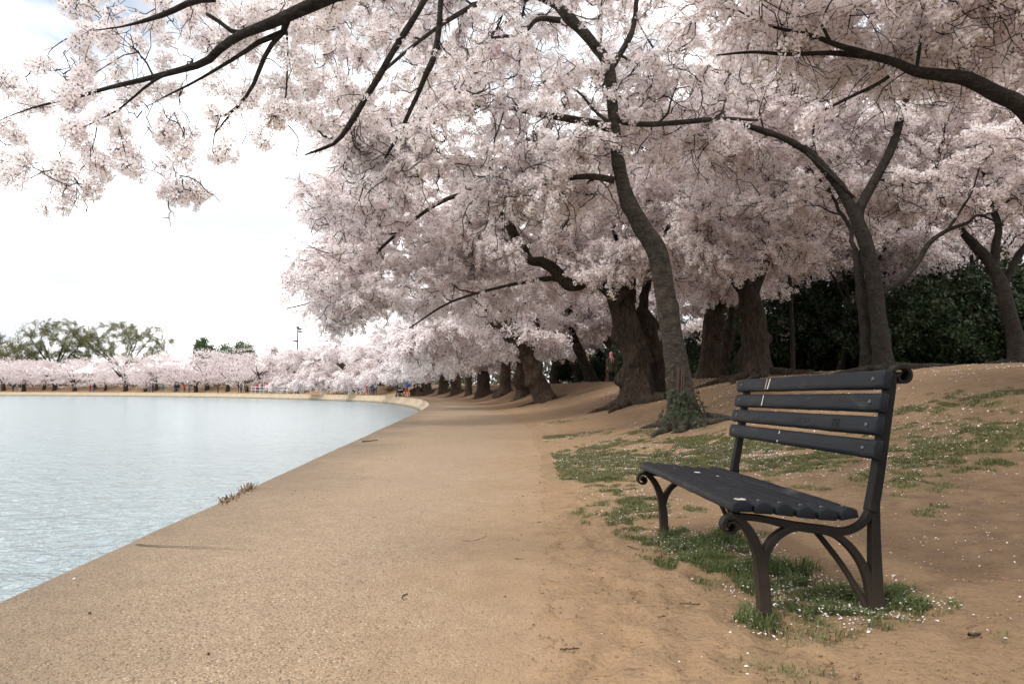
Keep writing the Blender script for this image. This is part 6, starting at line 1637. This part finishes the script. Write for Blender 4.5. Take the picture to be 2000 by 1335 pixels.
def dead_reeds():
    r = np.random.default_rng(41); sp = Soup(); b = hit(468, 966); b[2] = 0.0
    A, B = hit(440, 984), hit(497, 952)
    for k in range(120):
        t = r.uniform(0, 1); p = A * (1 - t) + B * t + np.array((r.normal(-0.03, 0.03), r.normal(0, 0.03), -0.03)); p[2] = -0.03
        h = 0.55 * (0.035 + 0.05 * abs(n2(np.array([t * 6.0]), np.array([0.0]), 1.0, 2, 3.0)[0]) + 0.05 * (t > 0.82) + 0.035 * (t < 0.2)) * r.uniform(0.6, 1.3); d = np.array((r.normal(0, 0.35), r.normal(0, 0.35), 1.0)); d /= np.linalg.norm(d)
        P = np.array([p, p + d * h * 0.6 + r.normal(0, 0.004, 3), p + d * (h + 0.025)]) - b; sp.tube(P, np.array([0.0045, 0.004, 0.003]) * r.uniform(0.6, 1.5), 5, int(r.random() < 0.4))
    o = link('dead_reed_clump', sp.mesh('dead_reed_clump', [M['reed'], M['twig']], True), None, b)
    tag(o, 'clump of dead brown reed stubs poking up at the water edge of the path', 'reeds')
dead_reeds()
def joint():
    """open slab joint running in from the wall"""
    A = [hit(264, 1064), hit(300, 1067), hit(360, 1069), hit(420, 1071), hit(500, 1075)]
    P = catmull(np.array(A), 6); w = np.linspace(0.009, 0.0015, len(P)); P[:, 2] = 0.0075
    sd = np.array((0, 1.0, 0)); V = np.stack([P - sd * w[:, None], P + sd * w[:, None]], 1).reshape(-1, 3); n = len(P); i = np.arange(n - 1)[:, None] * 2
    o = link('slab_joint', np_mesh('slab_joint', V, i + np.array([[0, 2, 3, 1]]), False, [M['twig']]), PATH)
joint()

# ------------------------------------------------------------------ street furniture, vehicles far off
def lamp_mast():
    b = gp(580, 205); root = empty('floodlight_mast', b); tag(root, 'tall thin floodlight mast with lamp heads standing above the far trees', 'mast')
    H = 17.2; sp = Soup(); sp.tube(np.array([(0, 0, -0.3), (0, 0, H * 0.5), (0, 0, H)]), [0.28, 0.23, 0.18], 10); link('pole', sp.mesh('pole', [M['pole']], True), root)
    def arm(z, x0, x1):
        s = Soup(); s.tube(np.array([(x0, 0, z), (x1, 0, z)]), 0.09, 6); link('cross_arm', s.mesh('cross_arm', [M['pole']], True), root)
    def lamp(x, z):
        bm = bmesh.new(); bmesh.ops.create_cube(bm, size=1.0)
        for v in bm.verts: v.co.x *= 0.9; v.co.y *= 0.5 if v.co.z > 0 else 0.9; v.co.z *= 0.5
        bmesh.ops.bevel(bm, geom=bm.edges[:], offset=0.05, segments=2); me = bpy.data.meshes.new('lamp_head'); bm.to_mesh(me); bm.free(); me.materials.append(M['pole']); link('lamp_head', me, root, (x, 0, z))
    arm(H - 0.35, -0.2, 1.0); lamp(0.75, H - 0.6); lamp(0.0, H - 0.05); arm(H - 1.1, -0.2, 1.0); lamp(0.8, H - 1.35); arm(H - 4.0, -1.1, 0.3); lamp(-0.75, H - 4.2)
    b2 = gp(584, 205)
lamp_mast()
def railing():
    A, B = col_at(492, -2.2), col_at(562, -2.2); b = A.copy(); root = empty('railing', b); tag(root, 'low white railing along the far path in front of the crowd', 'railing')
    n = 9
    for z in (1.0, 0.55):
        s = Soup(); s.tube(np.array([A - b + (0, 0, z), (A + B) / 2 - b + (0, 0, z), B - b + (0, 0, z)]), 0.045, 6); link('rail', s.mesh('rail', [M['rail']], True), root)
    for k in range(n):
        p = A + (B - A) * k / (n - 1) - b; s = Soup(); s.tube(np.array([p + (0, 0, -0.1), p + (0, 0, 1.02)]), 0.04, 6); link('post', s.mesh('post', [M['rail']], True), root)
railing()
def car(label, px, off, heading):
    c = col_at(px, off); root = empty('parked_car', c, heading); tag(root, label, 'car', 'white cars behind the bend')
    prof = [(-2.1, 0.35), (-2.15, 0.75), (-1.95, 0.95), (-1.45, 1.0), (-0.95, 1.42), (0.35, 1.45), (1.0, 1.0), (1.85, 0.88), (2.12, 0.68), (2.1, 0.35)]
    ys = (-0.85, -0.78, 0.78, 0.85); V = []; k = len(prof)
    for i, y in enumerate(ys):
        for (x, z) in prof: V.append((x * (0.985 if i in (0, 3) else 1), y * (0.82 if z > 1.2 else 1), z if i in (1, 2) else z * 0.985 + 0.006))
    i = np.arange(3)[:, None] * k; j = np.arange(k)[None]; Q = np.stack([i + j, i + (j + 1) % k, i + k + (j + 1) % k, i + k + j], -1).reshape(-1, 4)
    me = np_mesh('body', np.array(V), [Q, np.arange(k)[None], (np.arange(k)[::-1] + 3 * k)[None]], False, [M['car_white']]); link('body', me, root)
    for s in (-1, 1):
        w = np.array([(-1.25, s * 0.80, 1.03), (-0.85, s * 0.735, 1.36), (0.3, s * 0.735, 1.38), (0.82, s * 0.80, 1.03)]); q = np_mesh('window', np.vstack([w, w * np.array((1, 0.985, 1))]), np.array([(0, 1, 2, 3), (4, 7, 6, 5), (0, 4, 5, 1), (1, 5, 6, 2), (2, 6, 7, 3), (3, 7, 4, 0)]), False, [M['glass']])
        o = link('window', q, root); o.location.y = s * 0.03
        for x in (-1.3, 1.35):
            t = Soup(); t.tube(np.array([(x, s * 0.66, 0.33), (x, s * 0.86, 0.33), (x, s * 0.87, 0.33)]), [0.33, 0.33, 0.2], 14); link('wheel', t.mesh('wheel', [M['tyre']], True), root)
car('white parked car partly hidden behind the drooping branches on the bend', 652, 6.5, 0.4)
car('second white parked car behind the visitors near the railing', 603, 7.5, 0.3)
def stroller():
    c = on_path(782, -2.3); root = empty('stroller', c, 0.6); tag(root, 'dark folding stroller with a white blanket pushed along the bend', 'stroller')
    for x in (-0.25, 0.25):
        for y in (-0.35, 0.35):
            s = Soup(); s.tube(np.array([(x - 0.02, y, 0.13), (x + 0.02, y, 0.13)]), 0.13, 12); link('wheel', s.mesh('wheel', [M['tyre']], True), root)
        s = Soup(); s.tube(np.array([(x, -0.35, 0.13), (x, 0.1, 0.6), (x, 0.55, 1.05)]), 0.016, 6); s.tube(np.array([(x, 0.35, 0.13), (x, 0.1, 0.6)]), 0.016, 6); link('frame', s.mesh('frame', [M['pole']], True), root)
    s = Soup(); ring_loft(s, [((0, -0.05, 0.35), 0.16, 0.28), ((0, -0.05, 0.5), 0.22, 0.36), ((0, -0.02, 0.62), 0.23, 0.36)], 0); link('seat', s.mesh('seat', [CL['black']], True), root)
    s = Soup(); ring_loft(s, [((0, -0.08, 0.60), 0.21, 0.30), ((0, -0.08, 0.66), 0.19, 0.27), ((0, -0.08, 0.68), 0.02, 0.02)], 0); link('blanket', s.mesh('blanket', [CL['white']], True), root)
stroller()
def backpack():
    c = on_path(795, -2.2); s = Soup(); ring_loft(s, [((0, 0, 0), 0.10, 0.08), ((0, 0, 0.04), 0.17, 0.12), ((0, 0, 0.25), 0.18, 0.13), ((0, 0, 0.42), 0.14, 0.10), ((0, 0, 0.47), 0.03, 0.03)], 0)
    o = link('backpack', s.mesh('backpack', [CL['blue']], True), None, (c[0] + 0.20, c[1] - 0.05, c[2] + 0.98)); tag(o, 'bright blue backpack worn by the last walker on the bend', 'backpack')
backpack()
def pavilion():
    b = gp(846, 100); root = empty('market_tent', b); tag(root, 'blue-roofed tent seen between the far boles of the row', 'tent')
    for x in (-2.6, 2.6):
        for y in (-1.5, 1.5):
            s = Soup(); s.tube(np.array([(x, y, -0.2), (x, y, 2.3)]), 0.05, 6); link('post', s.mesh('post', [M['rail']], True), root)
    V = np.array([(-3, -1.8, 2.2), (3, -1.8, 2.2), (3, 1.8, 2.2), (-3, 1.8, 2.2), (-2.4, 0, 3.1), (2.4, 0, 3.1), (-3, -1.8, 1.9), (3, -1.8, 1.9), (3, 1.8, 1.9), (-3, 1.8, 1.9)])
    link('roof', np_mesh('roof', V, [np.array([(0, 1, 5, 4), (2, 3, 4, 5), (0, 6, 7, 1), (1, 7, 8, 2), (2, 8, 9, 3), (3, 9, 6, 0)]), np.array([(1, 2, 5), (3, 0, 4)])], False, [M['blue_roof']]), root)
pavilion()
